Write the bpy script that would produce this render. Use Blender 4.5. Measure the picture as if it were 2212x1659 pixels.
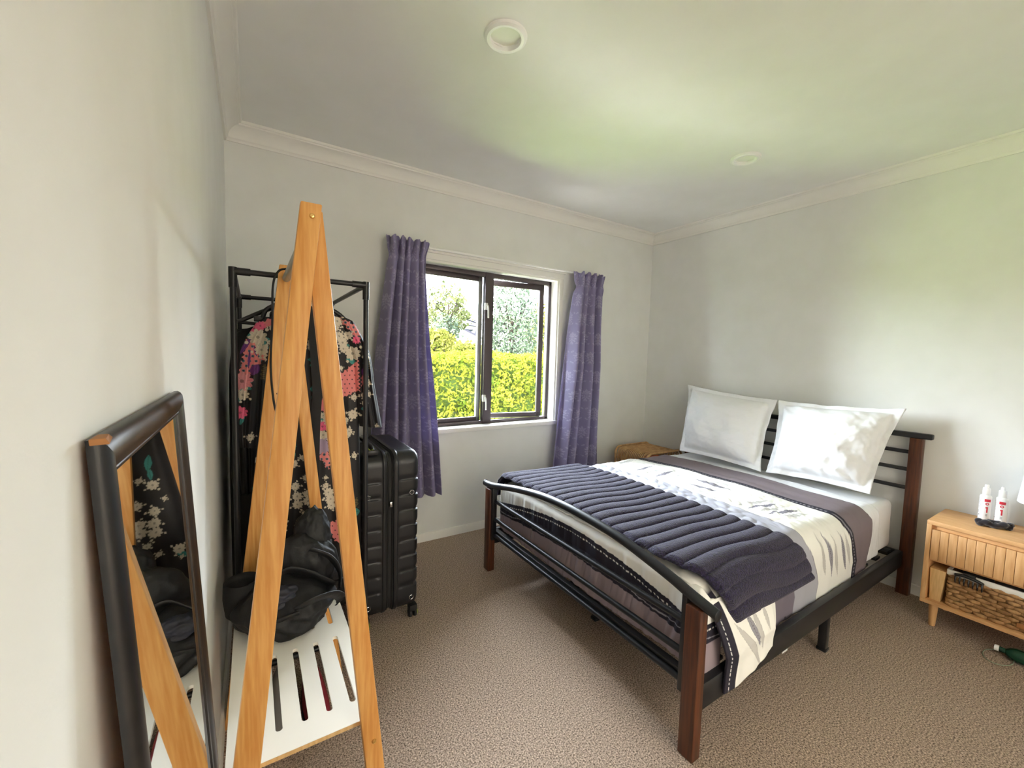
import bpy, bmesh, math, random
import numpy as np
from mathutils import Vector, Matrix

for o in list(bpy.data.objects):
    bpy.data.objects.remove(o, do_unlink=True)
SC = bpy.context.scene
COL = SC.collection
random.seed(7)

# ------------------------------------------------------------------ camera
cam_d = bpy.data.cameras.new('camera')
cam_d.sensor_fit = 'HORIZONTAL'; cam_d.sensor_width = 36.0
cam_d.lens = 891.89 / 2212 * 36.0
cam_d.clip_start = 0.02; cam_d.clip_end = 400
cam = bpy.data.objects.new('camera', cam_d)
yaw, pitch, roll = .5630, -.0700, -.0280
fwd = Vector((math.sin(yaw)*math.cos(pitch), math.cos(yaw)*math.cos(pitch), math.sin(pitch)))
right = Vector((math.cos(yaw), -math.sin(yaw), 0)); down = -right.cross(fwd)
r2 = math.cos(roll)*right + math.sin(roll)*down
d2 = -math.sin(roll)*right + math.cos(roll)*down
m = Matrix.Identity(4)
for i in range(3):
    m[i][0] = r2[i]; m[i][1] = -d2[i]; m[i][2] = -fwd[i]
m[0][3], m[1][3], m[2][3] = .0921, -2.6085, 1.2785
cam.matrix_world = m
COL.objects.link(cam); SC.camera = cam

# ------------------------------------------------------------------ light and exposure
world = bpy.data.worlds.new('world'); SC.world = world
world.use_nodes = True
bg = world.node_tree.nodes['Background']
bg.inputs[0].default_value = (0.81, 0.91, 1.0, 1); bg.inputs[1].default_value = 1.0
sun_d = bpy.data.lights.new('sun', 'SUN'); sun_d.energy = 2.6; sun_d.angle = math.radians(3); sun_d.color = (1.0, .95, .86)
sun = bpy.data.objects.new('sun', sun_d); COL.objects.link(sun)
sun.rotation_euler = Vector((0.72, .10, -.69)).to_track_quat('-Z', 'Y').to_euler(); sun.location = (0, -10, 12)
por_d = bpy.data.lights.new('window_portal', 'AREA'); por_d.shape = 'RECTANGLE'; por_d.size = 1.11; por_d.size_y = 1.10
por_d.cycles.is_portal = True
por = bpy.data.objects.new('window_portal', por_d); por.location = (1.577, .14, 1.317); por.rotation_euler = (math.radians(-90), 0, 0)
COL.objects.link(por)
SC.view_settings.view_transform = 'Standard'; SC.view_settings.look = 'None'
SC.view_settings.gamma = 1.0; SC.view_settings.use_curve_mapping = False
SC.view_settings.exposure = 6.05
SC.cycles.diffuse_bounces = 8; SC.cycles.max_bounces = 16; SC.cycles.transparent_max_bounces = 16
SC.cycles.sample_clamp_indirect = 6.0; SC.cycles.caustics_reflective = False; SC.cycles.caustics_refractive = False

# ------------------------------------------------------------------ materials
def lin(c):
    return tuple(((v/255)/12.92 if v/255 <= .04045 else ((v/255+.055)/1.055)**2.4) for v in c)

def mat(name, rgb, rough=.6, metal=0.0, rgb2=None, nscale=40, stretch=(1, 1, 1), bump=0.0, bscale=None, sheen=0.0, spec=.5, coat=0.0, detail=3.0, contrast=None, bdist=.004):
    M = bpy.data.materials.new(name); M.use_nodes = True
    nt = M.node_tree; b = nt.nodes['Principled BSDF']
    b.inputs['Roughness'].default_value = rough; b.inputs['Metallic'].default_value = metal
    b.inputs['Specular IOR Level'].default_value = spec
    b.inputs['Sheen Weight'].default_value = sheen; b.inputs['Coat Weight'].default_value = coat
    c = lin(rgb); b.inputs['Base Color'].default_value = (*c, 1)
    if rgb2 or bump:
        tc = nt.nodes.new('ShaderNodeTexCoord'); mp = nt.nodes.new('ShaderNodeMapping')
        mp.inputs['Scale'].default_value = stretch
        nt.links.new(tc.outputs['Object'], mp.inputs['Vector'])
    if rgb2:
        n = nt.nodes.new('ShaderNodeTexNoise'); n.inputs['Scale'].default_value = nscale; n.inputs['Detail'].default_value = detail
        nt.links.new(mp.outputs[0], n.inputs['Vector'])
        r = nt.nodes.new('ShaderNodeValToRGB')
        lo, hi = contrast or (.35, .65)
        r.color_ramp.elements[0].position = lo; r.color_ramp.elements[1].position = hi
        r.color_ramp.elements[0].color = (*c, 1); r.color_ramp.elements[1].color = (*lin(rgb2), 1)
        nt.links.new(n.outputs['Fac'], r.inputs['Fac']); nt.links.new(r.outputs['Color'], b.inputs['Base Color'])
    if bump:
        n2 = nt.nodes.new('ShaderNodeTexNoise'); n2.inputs['Scale'].default_value = bscale or nscale; n2.inputs['Detail'].default_value = 4
        nt.links.new(mp.outputs[0], n2.inputs['Vector'])
        bp = nt.nodes.new('ShaderNodeBump'); bp.inputs['Strength'].default_value = bump; bp.inputs['Distance'].default_value = bdist
        nt.links.new(n2.outputs['Fac'], bp.inputs['Height']); nt.links.new(bp.outputs[0], b.inputs['Normal'])
    return M

def attr_mat(name, rough=.8, sheen=0.0, bump=0.0, bscale=300, trans=0.0):
    M = bpy.data.materials.new(name); M.use_nodes = True
    nt = M.node_tree; b = nt.nodes['Principled BSDF']; b.inputs['Roughness'].default_value = rough
    b.inputs['Sheen Weight'].default_value = sheen
    a = nt.nodes.new('ShaderNodeAttribute'); a.attribute_name = 'Col'
    nt.links.new(a.outputs['Color'], b.inputs['Base Color'])
    if bump:
        tc = nt.nodes.new('ShaderNodeTexCoord'); n2 = nt.nodes.new('ShaderNodeTexNoise'); n2.inputs['Scale'].default_value = bscale
        nt.links.new(tc.outputs['Object'], n2.inputs['Vector'])
        bp = nt.nodes.new('ShaderNodeBump'); bp.inputs['Strength'].default_value = bump; bp.inputs['Distance'].default_value = .003
        nt.links.new(n2.outputs['Fac'], bp.inputs['Height']); nt.links.new(bp.outputs[0], b.inputs['Normal'])
    if trans:
        t = nt.nodes.new('ShaderNodeBsdfTranslucent'); nt.links.new(a.outputs['Color'], t.inputs['Color'])
        mx = nt.nodes.new('ShaderNodeMixShader'); mx.inputs[0].default_value = trans
        nt.links.new(b.outputs[0], mx.inputs[1]); nt.links.new(t.outputs[0], mx.inputs[2])
        nt.links.new(mx.outputs[0], nt.nodes['Material Output'].inputs['Surface'])
    return M

def glass_mat(name, tint=(1, 1, 1), gloss=.08):
    M = bpy.data.materials.new(name); M.use_nodes = True; nt = M.node_tree
    nt.nodes.remove(nt.nodes['Principled BSDF'])
    t = nt.nodes.new('ShaderNodeBsdfTransparent'); t.inputs[0].default_value = (*tint, 1)
    g = nt.nodes.new('ShaderNodeBsdfGlossy'); g.inputs['Roughness'].default_value = .02
    mx = nt.nodes.new('ShaderNodeMixShader'); fr = nt.nodes.new('ShaderNodeFresnel'); fr.inputs['IOR'].default_value = 1.35
    nt.links.new(fr.outputs[0], mx.inputs[0]); nt.links.new(t.outputs[0], mx.inputs[1]); nt.links.new(g.outputs[0], mx.inputs[2])
    nt.links.new(mx.outputs[0], nt.nodes['Material Output'].inputs['Surface'])
    return M

MT = dict(
    wall=mat('painted_wall', (230, 230, 227), .85, rgb2=(226, 226, 222), nscale=6, bump=.08, bscale=220, bdist=.002),
    ceil=mat('painted_ceiling', (237, 237, 234), .9, rgb2=(234, 234, 230), nscale=5),
    trimw=mat('white_gloss_trim', (236, 234, 228), .45),
    carpet=mat('brown_carpet', (86, 69, 57), .95, rgb2=(226, 202, 181), nscale=200, bump=.8, bscale=170, detail=9, contrast=(.33, .70), bdist=.008),
    bamboo=mat('bamboo', (203, 139, 69), .45, rgb2=(222, 166, 96), nscale=26, stretch=(5, 5, .35), spec=.4, detail=5),
    bamboo2=mat('pale_bamboo', (196, 150, 92), .5, rgb2=(214, 172, 112), nscale=24, stretch=(4, 4, .3)),
    shelf=mat('white_laminate', (240, 237, 228), .45),
    blackm=mat('black_powder_steel', (26, 27, 30), .38, spec=.5),
    blackp=mat('black_plastic', (24, 24, 26), .35),
    dwood=mat('reddish_wood', (62, 32, 18), .42, rgb2=(98, 52, 28), nscale=14, stretch=(6, 6, .4), detail=5),
    oak=mat('pale_oak', (206, 156, 102), .5, rgb2=(219, 172, 120), nscale=20, stretch=(2, .6, 4), detail=5),
    oakv=mat('pale_oak_upright', (206, 156, 102), .5, rgb2=(222, 176, 124), nscale=20, stretch=(4, 4, .5), detail=5),
    alu=mat('bronze_aluminium', (84, 74, 76), .4, metal=.3),
    silver=mat('silver_aluminium', (170, 172, 172), .35, metal=.5),  # daylight on the left sash stile, put into a paler aluminium colour
    glass=glass_mat('window_glass'),
    white=mat('white_plastic', (240, 240, 238), .35),
    sheet=mat('white_cotton', (238, 240, 244), .85, bump=.25, bscale=18, bdist=.01),
    pillow=mat('white_pillow_cotton', (240, 241, 243), .85, bump=.3, bscale=14, bdist=.012),
    throw=mat('navy_plush', (18, 14, 34), .95, rgb2=(42, 34, 70), nscale=150, bump=1.0, bscale=200, sheen=.15, bdist=.006),
    coat=mat('black_wool', (12, 12, 14), .75, rgb2=(18, 18, 21), nscale=30, bump=.3, bscale=60),
    leather=mat('black_leather', (17, 16, 16), .42, bump=.3, bscale=30, bdist=.01),
    nylon=mat('black_nylon', (13, 13, 15), .6, bump=.3, bscale=40, bdist=.01),
    denim=mat('dark_slate_lining', (34, 35, 44), .6, rgb2=(52, 54, 66), nscale=40, bump=.4, bscale=40),
    shell=mat('black_hard_shell', (28, 29, 32), .36, bump=.12, bscale=400, bdist=.001),
    rubber=mat('black_rubber', (18, 18, 18), .7),
    lime=mat('lime_trim', (190, 205, 60), .5),
    chrome=mat('chrome', (200, 200, 200), .2, metal=1.0),
    brass=mat('brass_screw', (226, 190, 120), .3, metal=1.0),
    mframe=mat('dark_mirror_frame', (17, 17, 19), .36, rgb2=(26, 25, 25), nscale=50),
    mglass=mat('mirror_silver', (225, 230, 232), .015, metal=1.0),
    chip=mat('bare_chipped_wood', (160, 108, 62), .8),
    rattan=mat('rattan', (172, 130, 84), .5, rgb2=(204, 164, 116), nscale=30),
    orange=mat('orange_weave', (226, 110, 66), .8, rgb2=(240, 150, 104), nscale=90),
    seag=mat('seagrass', (138, 98, 58), .7, rgb2=(184, 142, 94), nscale=45, detail=4),
    cream=mat('cream_cotton', (226, 222, 212), .9),
    lampw=mat('white_ceramic', (238, 236, 230), .3),
    shade=mat('white_linen_shade', (236, 238, 246), .9),
    velvet=mat('black_velvet', (22, 18, 26), .9, sheen=.5),
    greeng=mat('green_glass', (8, 56, 38), .2, spec=.5),
    clearp=mat('clear_plastic_ring', (150, 160, 140), .2),
    leafh=None, red=mat('dark_red_fabric', (130, 24, 40), .7), grey=mat('grey_knit', (120, 118, 116), .8),
    navyc=mat('navy_fabric', (30, 28, 52), .8), tan=mat('tan_wood_block', (206, 168, 112), .6, rgb2=(220, 184, 130), nscale=30, stretch=(5, 5, .5)),
    diff=mat('downlight_diffuser', (240, 243, 230), .6),
    silvert=mat('grey_metal_tube', (168, 164, 150), .4, metal=.4),
)

# ------------------------------------------------------------------ geometry helpers (all in world metres)
def join(*parts):
    V, F, k = [], [], 0
    for v, f in parts:
        v = np.asarray(v, float).reshape(-1, 3); V.append(v)
        F += [tuple(i + k for i in q) for q in f]; k += len(v)
    return np.concatenate(V), F

def box(x0, x1, y0, y1, z0, z1):
    x0, x1 = min(x0, x1), max(x0, x1); y0, y1 = min(y0, y1), max(y0, y1); z0, z1 = min(z0, z1), max(z0, z1)
    V = [(x0,y0,z0),(x1,y0,z0),(x1,y1,z0),(x0,y1,z0),(x0,y0,z1),(x1,y0,z1),(x1,y1,z1),(x0,y1,z1)]
    return np.array(V, float), [(3,2,1,0),(4,5,6,7),(0,1,5,4),(1,2,6,5),(2,3,7,6),(3,0,4,7)]

def rbox(x0, x1, y0, y1, z0, z1, b=.003, seg=2):
    v, f = box(x0, x1, y0, y1, z0, z1)
    bm = bmesh.new(); vs = [bm.verts.new(p) for p in v]
    for q in f: bm.faces.new([vs[i] for i in q])
    bmesh.ops.bevel(bm, geom=list(bm.edges), offset=b, segments=seg, profile=.5, affect='EDGES')
    bm.verts.index_update()
    V = np.array([p.co[:] for p in bm.verts]); F = [tuple(p.index for p in q.verts) for q in bm.faces]
    bm.free(); return V, F

def hexa(bottom, top):
    """eight corner solid: bottom quad and top quad, both counter-clockwise from above"""
    V = list(bottom) + list(top)
    return np.array(V, float), [(3,2,1,0),(4,5,6,7),(0,1,5,4),(1,2,6,5),(2,3,7,6),(3,0,4,7)]

def bevel(vf, b=.002, seg=2):
    bm = bmesh.new(); vs = [bm.verts.new(p) for p in vf[0]]
    for q in vf[1]: bm.faces.new([vs[i] for i in q])
    bmesh.ops.bevel(bm, geom=list(bm.edges), offset=b, segments=seg, profile=.5, affect='EDGES')
    bm.verts.index_update()
    V = np.array([p.co[:] for p in bm.verts]); F = [tuple(p.index for p in q.verts) for q in bm.faces]
    bm.free(); return V, F

def grid(Pt, closed=False, flip=False):
    Pt = np.asarray(Pt, float); a, b = Pt.shape[:2]
    F = []
    for i in range(a-1):
        for j in range(b if closed else b-1):
            j2 = (j+1) % b
            q = (i*b+j, i*b+j2, (i+1)*b+j2, (i+1)*b+j)
            F.append(q[::-1] if flip else q)
    return Pt.reshape(-1, 3), F

def tube(pts, r, n=10, closed=False, cap=True):
    pts = [Vector(p) for p in pts]; N = len(pts)
    rr = r if hasattr(r, '__len__') else [r]*N
    rings = []; up = None
    for i, p in enumerate(pts):
        if closed: t = pts[(i+1) % N] - pts[i-1]
        else: t = pts[min(i+1, N-1)] - pts[max(i-1, 0)]
        t.normalize()
        if up is None:
            up = Vector((0, 0, 1)) if abs(t.z) < .9 else Vector((1, 0, 0))
        s = t.cross(up); s.normalize(); up = s.cross(t); up.normalize()
        rings.append([p + rr[i]*(math.cos(2*math.pi*k/n)*s + math.sin(2*math.pi*k/n)*up) for k in range(n)])
    if closed: rings.append(rings[0])
    V, F = grid([[tuple(q) for q in ring] for ring in rings], closed=True, flip=False)
    F = [tuple(q) for q in F]
    if cap and not closed:
        F.append(tuple(range(n))[::-1][::-1][::-1]); k = (N-1)*n
        F.append(tuple(range(k, k+n)))
    return V, F

def smooth_path(ctrl, n=24):
    """Catmull-Rom through control points"""
    P = [np.array(p, float) for p in ctrl]; P = [2*P[0]-P[1]] + P + [2*P[-1]-P[-2]]
    out = []
    for i in range(1, len(P)-2):
        for k in range(n):
            t = k/n
            out.append(.5*((2*P[i]) + (-P[i-1]+P[i+1])*t + (2*P[i-1]-5*P[i]+4*P[i+1]-P[i+2])*t*t + (-P[i-1]+3*P[i]-3*P[i+1]+P[i+2])*t**3))
    out.append(P[-2]); return [tuple(p) for p in out]

def lathe(prof, c, n=24, axis='z'):
    rows = []
    for r, h in prof:
        row = []
        for k in range(n):
            a = 2*math.pi*k/n
            if axis == 'z': row.append((c[0]+r*math.cos(a), c[1]+r*math.sin(a), c[2]+h))
            elif axis == 'y': row.append((c[0]+r*math.cos(a), c[1]+h, c[2]+r*math.sin(a)))
            else: row.append((c[0]+h, c[1]+r*math.cos(a), c[2]+r*math.sin(a)))
        rows.append(row)
    return grid(rows, closed=True)

def ribbon(path, side, w, th):
    """flat strap along a path; side = width direction"""
    rows = []; side = Vector(side).normalized(); pts = [Vector(p) for p in path]
    for i, p in enumerate(pts):
        t = (pts[min(i+1, len(pts)-1)] - pts[max(i-1, 0)]).normalized()
        s = (side - side.dot(t)*t).normalized(); nn = t.cross(s)
        rows.append([tuple(p + s*w/2 + nn*th/2), tuple(p - s*w/2 + nn*th/2), tuple(p - s*w/2 - nn*th/2), tuple(p + s*w/2 - nn*th/2)])
    V, F = grid(rows, closed=True)
    k = (len(rows)-1)*4
    F += [(0, 1, 2, 3), (k+3, k+2, k+1, k)]
    return V, F

def rotz(vf, ang, c):
    V = np.array(vf[0], float) - c; ca, sa = math.cos(ang), math.sin(ang)
    W = V.copy(); W[:, 0] = ca*V[:, 0]-sa*V[:, 1]; W[:, 1] = sa*V[:, 0]+ca*V[:, 1]
    return W + c, vf[1]

_ws = {}
def wob(p, freq=5., seed=0, octv=3):
    """smooth pseudo noise in -1..1, p (...,3)"""
    p = np.asarray(p, float); out = np.zeros(p.shape[:-1]); amp = 1.; tot = 0
    for o in range(octv):
        key = (seed, o)
        if key not in _ws:
            rs = np.random.RandomState(seed*31+o); d = rs.normal(size=(7, 3)); d /= np.linalg.norm(d, axis=1)[:, None]
            _ws[key] = (d*rs.uniform(.6, 1.5, (7, 1)), rs.uniform(0, 6.28, 7))
        d, ph = _ws[key]
        out += amp*np.sin(p @ (d.T*freq*2**o) + ph).sum(-1)/3.2; tot += amp; amp *= .5
    return out/tot

def link_mesh(name, vf, material, loc, smooth, cols=None):
    V, F = vf; V = np.asarray(V, float) - np.array(loc)
    me = bpy.data.meshes.new(name); me.from_pydata([tuple(p) for p in V], [], [tuple(q) for q in F])
    bm = bmesh.new(); bm.from_mesh(me)
    if cols is None: bmesh.ops.recalc_face_normals(bm, faces=list(bm.faces))
    bm.to_mesh(me); bm.free()
    if smooth == 'auto':
        me.polygons.foreach_set('use_smooth', [True]*len(me.polygons))
        me.set_sharp_from_angle(angle=math.radians(38))
    elif smooth: me.polygons.foreach_set('use_smooth', [True]*len(me.polygons))
    if cols is not None:
        at = me.color_attributes.new('Col', 'FLOAT_COLOR', 'POINT')
        c4 = np.ones((len(V), 4), np.float32); c4[:, :3] = cols
        at.data.foreach_set('color', c4.ravel())
    if material: me.materials.append(material)
    o = bpy.data.objects.new(name, me); COL.objects.link(o)
    return o

BASE = {}
def tag(o, label=None, cat=None, group=None, kind=None):
    if label: o['label'] = label
    if cat: o['category'] = cat
    if group: o['group'] = group
    if kind: o['kind'] = kind
    return o

def thing(name, loc, label=None, cat=None, group=None, kind=None):
    o = bpy.data.objects.new(name, None); o.empty_display_size = .05; o.location = loc; COL.objects.link(o)
    BASE[o.name] = tuple(loc); return tag(o, label, cat, group, kind)

def part(name, vf, material, parent, smooth='auto', cols=None, label=None, kind=None):
    base = BASE[parent.name]
    o = link_mesh(name, vf, material, base, smooth, cols); o.parent = parent; BASE[o.name] = base
    return tag(o, label, None, None, kind)

def solo(name, vf, material, label, cat, smooth='auto', cols=None, group=None, kind=None):
    V = np.asarray(vf[0]); loc = ((V[:, 0].min()+V[:, 0].max())/2, (V[:, 1].min()+V[:, 1].max())/2, V[:, 2].min())
    o = link_mesh(name, vf, material, loc, smooth, cols); o.location = loc; BASE[o.name] = loc
    return tag(o, label, cat, group, kind)

def structure(name, vf, material, smooth='auto'):
    V = np.asarray(vf[0]); loc = ((V[:, 0].min()+V[:, 0].max())/2, (V[:, 1].min()+V[:, 1].max())/2, V[:, 2].min())
    o = link_mesh(name, vf, material, loc, smooth); o.location = loc; BASE[o.name] = loc; o['kind'] = 'structure'
    return o

XR, YF, H = 3.23, -3.6, 2.4

# ================================================================== the room
structure('floor', box(-.02, XR, -6.2, 0, -.06, 0), MT['carpet'])
cx = [-.3, .816, .916, 2.37, 2.47, XR+.3]; cy_ = [YF-.3, -1.326, -1.226, .16]
bits = []
for i in range(5):
    for j in range(3):
        if j == 1 and i in (1, 3): continue
        bits.append(box(cx[i], cx[i+1], cy_[j], cy_[j+1], H, H+.08))
bits.append(box(-.3, XR+.3, YF-.3, .16, H+.12, H+.2))
structure('ceiling', join(*bits), MT['ceil'], False)
XL = -.012
structure('wall_left', box(-.14, XL, YF-.14, .14, -.06, H+.12), MT['wall'])
structure('wall_right', box(XR, XR+.14, YF-.14, .14, -.06, H+.12), MT['wall'])
DX0, DX1, DZ = .45, 1.75, 2.1  # unseen doorway, added to let the hall fill into the bedroom
structure('wall_front', join(box(-.14, DX0, YF-.14, YF, -.06, H+.12), box(DX1, XR+.14, YF-.14, YF, -.06, H+.12), box(DX0, DX1, YF-.14, YF, DZ, H+.12)), MT['wall'], False)
structure('trim_5', join(box(DX0-.06, DX0, YF, YF+.014, 0, DZ+.06), box(DX1, DX1+.06, YF, YF+.014, 0, DZ+.06), box(DX0, DX1, YF, YF+.014, DZ, DZ+.06)), MT['trimw'], False)
# unseen hall added behind the camera, a source of soft fill
structure('wall_hall', join(box(-.14, XL, -6.2, YF-.14, -.06, H+.2), box(XR, XR+.14, -6.2, YF-.14, -.06, H+.2), box(-.14, XR+.14, -6.34, -6.2, -.06, H+.2)), MT['wall'], False)
structure('ceiling_hall', box(-.14, XR+.14, -6.34, YF-.3, H, H+.2), MT['ceil'], False)
hl = bpy.data.lights.new('hall_lamp', 'AREA'); hl.shape = 'RECTANGLE'; hl.size = 2.2; hl.size_y = .5; hl.energy = 3.4; hl.color = (1.0, .955, .88)  # added fill light, aimed at the end wall of the hall
hlo = bpy.data.objects.new('hall_lamp', hl); hlo.location = (1.6, -4.0, 2.05); hlo.rotation_euler = (math.radians(-80), 0, 0); COL.objects.link(hlo)
OX0, OX1, OZ0, OZ1 = 1.00, 2.155, .745, 1.89
structure('wall_back', join(box(-.14, OX0, 0, .14, -.06, H+.12), box(OX1, XR, 0, .14, -.06, H+.12),
                            box(OX0, OX1, 0, .14, -.06, OZ0), box(OX0, OX1, 0, .14, OZ1, H+.12)), MT['wall'], False)

prof = [(0, 2.315), (.010, 2.315), (.011, 2.323), (.016, 2.328)]
for k in range(7):
    a = math.pi/2*k/6
    prof.append((.018+.046*(1-math.cos(a)), 2.330+.052*math.sin(a)))
prof += [(.066, 2.388), (.074, 2.389), (.078, 2.396), (.078, 2.4005), (0, 2.4005)]
def extr(pr, a, b, nrm):
    rows = []
    for e in (a, b):
        rows.append([(e[0]+d*nrm[0], e[1]+d*nrm[1], z) for d, z in pr])
    V, F = grid(rows, closed=True); k = len(pr)
    return V, F + [tuple(range(k)), tuple(range(2*k-1, k-1, -1))]
structure('trim_1', extr(prof, (0, 0), (XR, 0), (0, -1)), MT['trimw'])
structure('trim_2', extr(prof, (XL, YF), (XL, 0), (1, 0)), MT['trimw'])
structure('trim_3', extr(prof, (XR, YF), (XR, 0), (-1, 0)), MT['trimw'])
structure('trim_4', extr(prof, (0, YF), (XR, YF), (0, 1)), MT['trimw'])
bprof = [(0, 0), (.012, 0), (.012, .046), (.009, .055), (0, .057)]
structure('baseboard_back', extr(bprof, (0, 0), (XR, 0), (0, -1)), MT['trimw'])
structure('baseboard_left', extr(bprof, (XL, YF), (XL, 0), (1, 0)), MT['trimw'])
structure('baseboard_right', extr(bprof, (XR, YF), (XR, 0), (-1, 0)), MT['trimw'])
structure('baseboard_front', join(extr(bprof, (XL, YF), (DX0-.06, YF), (0, 1)), extr(bprof, (DX1+.06, YF), (XR, YF), (0, 1))), MT['trimw'])

# ---- window
win = thing('window_1', (1.577, .07, .745), kind='structure')
X0, X1, Z0, Z1 = 1.02, 2.135, .765, 1.87
part('liner', join(box(OX0, X0, -.002, .14, OZ0, OZ1), box(X1, OX1, -.002, .14, OZ0, OZ1), box(X0, X1, -.002, .14, Z1, OZ1)), MT['trimw'], win, False)
part('sill', rbox(OX0-.045, OX1+.02, -.03, .14, OZ0-.01, Z0, .004), MT['trimw'], win)
aw = .035
part('architrave', join(rbox(OX0-aw, OX0+.006, -.012, 0, Z0, OZ1+aw, .003), rbox(OX1-.006, OX1+aw, -.012, 0, Z0, OZ1+aw, .003),
                        rbox(OX0-aw, OX1+aw, -.014, 0, OZ1-.006, OZ1+aw, .003), rbox(OX0-aw-.02, OX1+aw+.02, -.02, 0, OZ1+aw, OZ1+aw+.022, .003)), MT['trimw'], win)
fy0, fy1 = .075, .115
part('frame', join(rbox(X0, X0+.03, fy0, fy1, Z0, Z1, .002), rbox(X1-.026, X1, fy0, fy1, Z0, Z1, .002),
                   rbox(X0, X1, fy0, fy1, Z1-.030, Z1, .002), rbox(X0, X1, fy0, fy1, Z0, Z0+.022, .002),
                   rbox(1.533, 1.602, fy0-.006, fy1, Z0, Z1, .002)), MT['alu'], win)
def sash(x0, x1, z0, z1, y0, y1, w, stile, ang=0, hinge=None):
    fr = [rbox(x0, x0+w, y0, y1, z0, z1, .002), rbox(x0, x1, y0, y1, z0, z0+w*.9, .002), rbox(x0, x1, y0, y1, z1-w*1.05, z1, .002)]
    st = rbox(x1-w, x1, y0, y1, z0, z1, .002)
    gl = box(x0+w*.5, x1-w*.5, (y0+y1)/2-.003, (y0+y1)/2+.003, z0+w*.5, z1-w*.5)
    f = join(*fr)
    if ang: f, st, gl = rotz(f, ang, hinge), rotz(st, ang, hinge), rotz(gl, ang, hinge)
    s = part('sash', f, MT['alu'], win)
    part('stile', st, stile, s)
    part('pane', gl, MT['glass'], s, False)
    return s
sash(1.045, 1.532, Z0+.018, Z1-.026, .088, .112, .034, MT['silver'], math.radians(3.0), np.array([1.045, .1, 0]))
sash(1.585, 2.078, Z0+.024, Z1-.030, .09, .114, .04, MT['alu'], math.radians(-8.0), np.array([2.078, .1, 0]))
for zc, xx in ((1.60, 1.538), (.93, 1.536)):
    part('latch', join(rbox(xx-.012, xx+.012, .055, .075, zc+.0, zc+.05, .003), tube(smooth_path([(xx, .060, zc+.04), (xx+.004, .040, zc+.02), (xx+.006, .036, zc-.06)], 6), .006, 8)), MT['white'], win)

# ---- curtain track
tr = thing('curtain_track', (1.64, -.045, 1.935), 'slim white curtain track running above the window between the two curtains', 'curtain rail')
part('rail', rbox(.80, 2.53, -.058, -.040, 1.936, 1.950, .003), MT['white'], tr)
for x in (1.10, 2.26): part('bracket', rbox(x-.01, x+.01, -.045, 0, 1.938, 1.956, .003), MT['white'], tr)

# ---- curtains
def damask(u, v):
    """repeat leaf-and-flower figure (metres in), 0..1"""
    P, Q = .095, .150
    row = np.floor(v/Q); uu = (u/P + .5*(row % 2)) % 1 - .5; vv = ((v/Q) % 1 - .5)*Q/P
    uu = np.abs(uu); out = np.zeros(np.broadcast(u, v).shape)
    def petal(cx, cy, a, l, w):
        dx, dy = uu-cx, vv-cy; p = dx*math.cos(a)+dy*math.sin(a); q = -dx*math.sin(a)+dy*math.cos(a)
        t = np.clip((p/l+1)/2, 0, 1); return (np.abs(p) < l) & (np.abs(q) < w*np.sin(np.pi*t))
    for cx, cy, a, l, w in ((0, .34, 1.57, .16, .07), (.13, .26, .9, .14, .055), (.17, .12, .35, .15, .05), (.16, -.05, -.25, .15, .045), (.12, -.22, -.75, .16, .05), (.05, -.40, -1.2, .16, .04), (.33, -.42, .6, .12, .045), (.36, .46, -.7, .13, .05)):
        m = petal(cx, cy, a, l, w); n_ = petal(cx, cy, a, l*.8, w*.35)
        out = np.maximum(out, m*1.0); out = np.where(n_, .35, out)
    out = np.maximum(out, (np.hypot(uu, vv-.1) < .05)*1.0); out = np.maximum(out, ((uu < .012) & (vv < .2) & (vv > -.6))*.8)
    return out
cur_m = attr_mat('purple_damask', .55, sheen=.3, trans=.38)
def curtain(name, xl, xr, ztop, zbot, folds, seed, label, yc=-.112, amp=.036):
    nz, ns = 330, 420
    z = np.linspace(ztop, zbot, nz)[:, None]; s = np.linspace(0, 1, ns)[None, :]
    L = np.interp(-z, [-p[0] for p in xl], [p[1] for p in xl]); Rr = np.interp(-z, [-p[0] for p in xr], [p[1] for p in xr])
    t = (ztop - z)/(ztop-zbot)
    sw = s + .018*np.sin(2*np.pi*s*2.3+seed) + .012*np.sin(2*np.pi*s*3.7 + 3*t)
    ph = 2*np.pi*folds*sw + .5*np.sin(3.0*t+seed)
    A = amp*(.55+.75*np.minimum(t*2.2, 1)) * (1+.25*np.sin(7*s+seed))
    wave = np.sin(ph) + .25*np.sin(2*ph+.8+2*t)
    head = np.exp(-((t)/.055)**2)
    pin = np.exp(-((t-.075)/.018)**2)
    y = yc + A*wave*(1-.55*pin) + .012*head*np.sin(ph*2+1.3) - .012*pin
    x = L + (Rr-L)*s + .010*np.cos(ph)*(1-head) + .006*head*np.cos(ph*2)
    zz = z + 0*s + .008*head*np.sin(ph*1.0+1) + .006*head*np.cos(ph*2.2)
    zz = zz - (1-np.abs(np.cos(ph*.5)))*.006*(t > .98)
    y = np.minimum(y, -.066)
    Pt = np.stack([x, y, zz], -1)
    width = (Rr-L).mean()*1.9
    d = damask(s*width + 0*z, z + 0*s)
    base = np.array(lin((158, 150, 188))); lite = np.array(lin((194, 187, 214)))
    col = base[None, None] + (lite-base)[None, None]*d[..., None]
    V, F = grid(Pt)
    o = solo(name, (V, F), cur_m, label, 'curtain', True, cols=col.reshape(-1, 3), group='purple curtains')
    md = o.modifiers.new('thick', 'SOLIDIFY'); md.thickness = .003
    return o
curtain('curtain', [(1.96, .775), (1.86, .785), (1.24, .715), (.75, .685), (.38, .665)], [(1.96, 1.035), (1.86, 1.015), (1.3, 1.045), (.9, 1.085), (.38, 1.130)], 1.962, .365, 5.5, .4,
        'purple damask curtain left of the window behind the suitcase')
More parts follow.
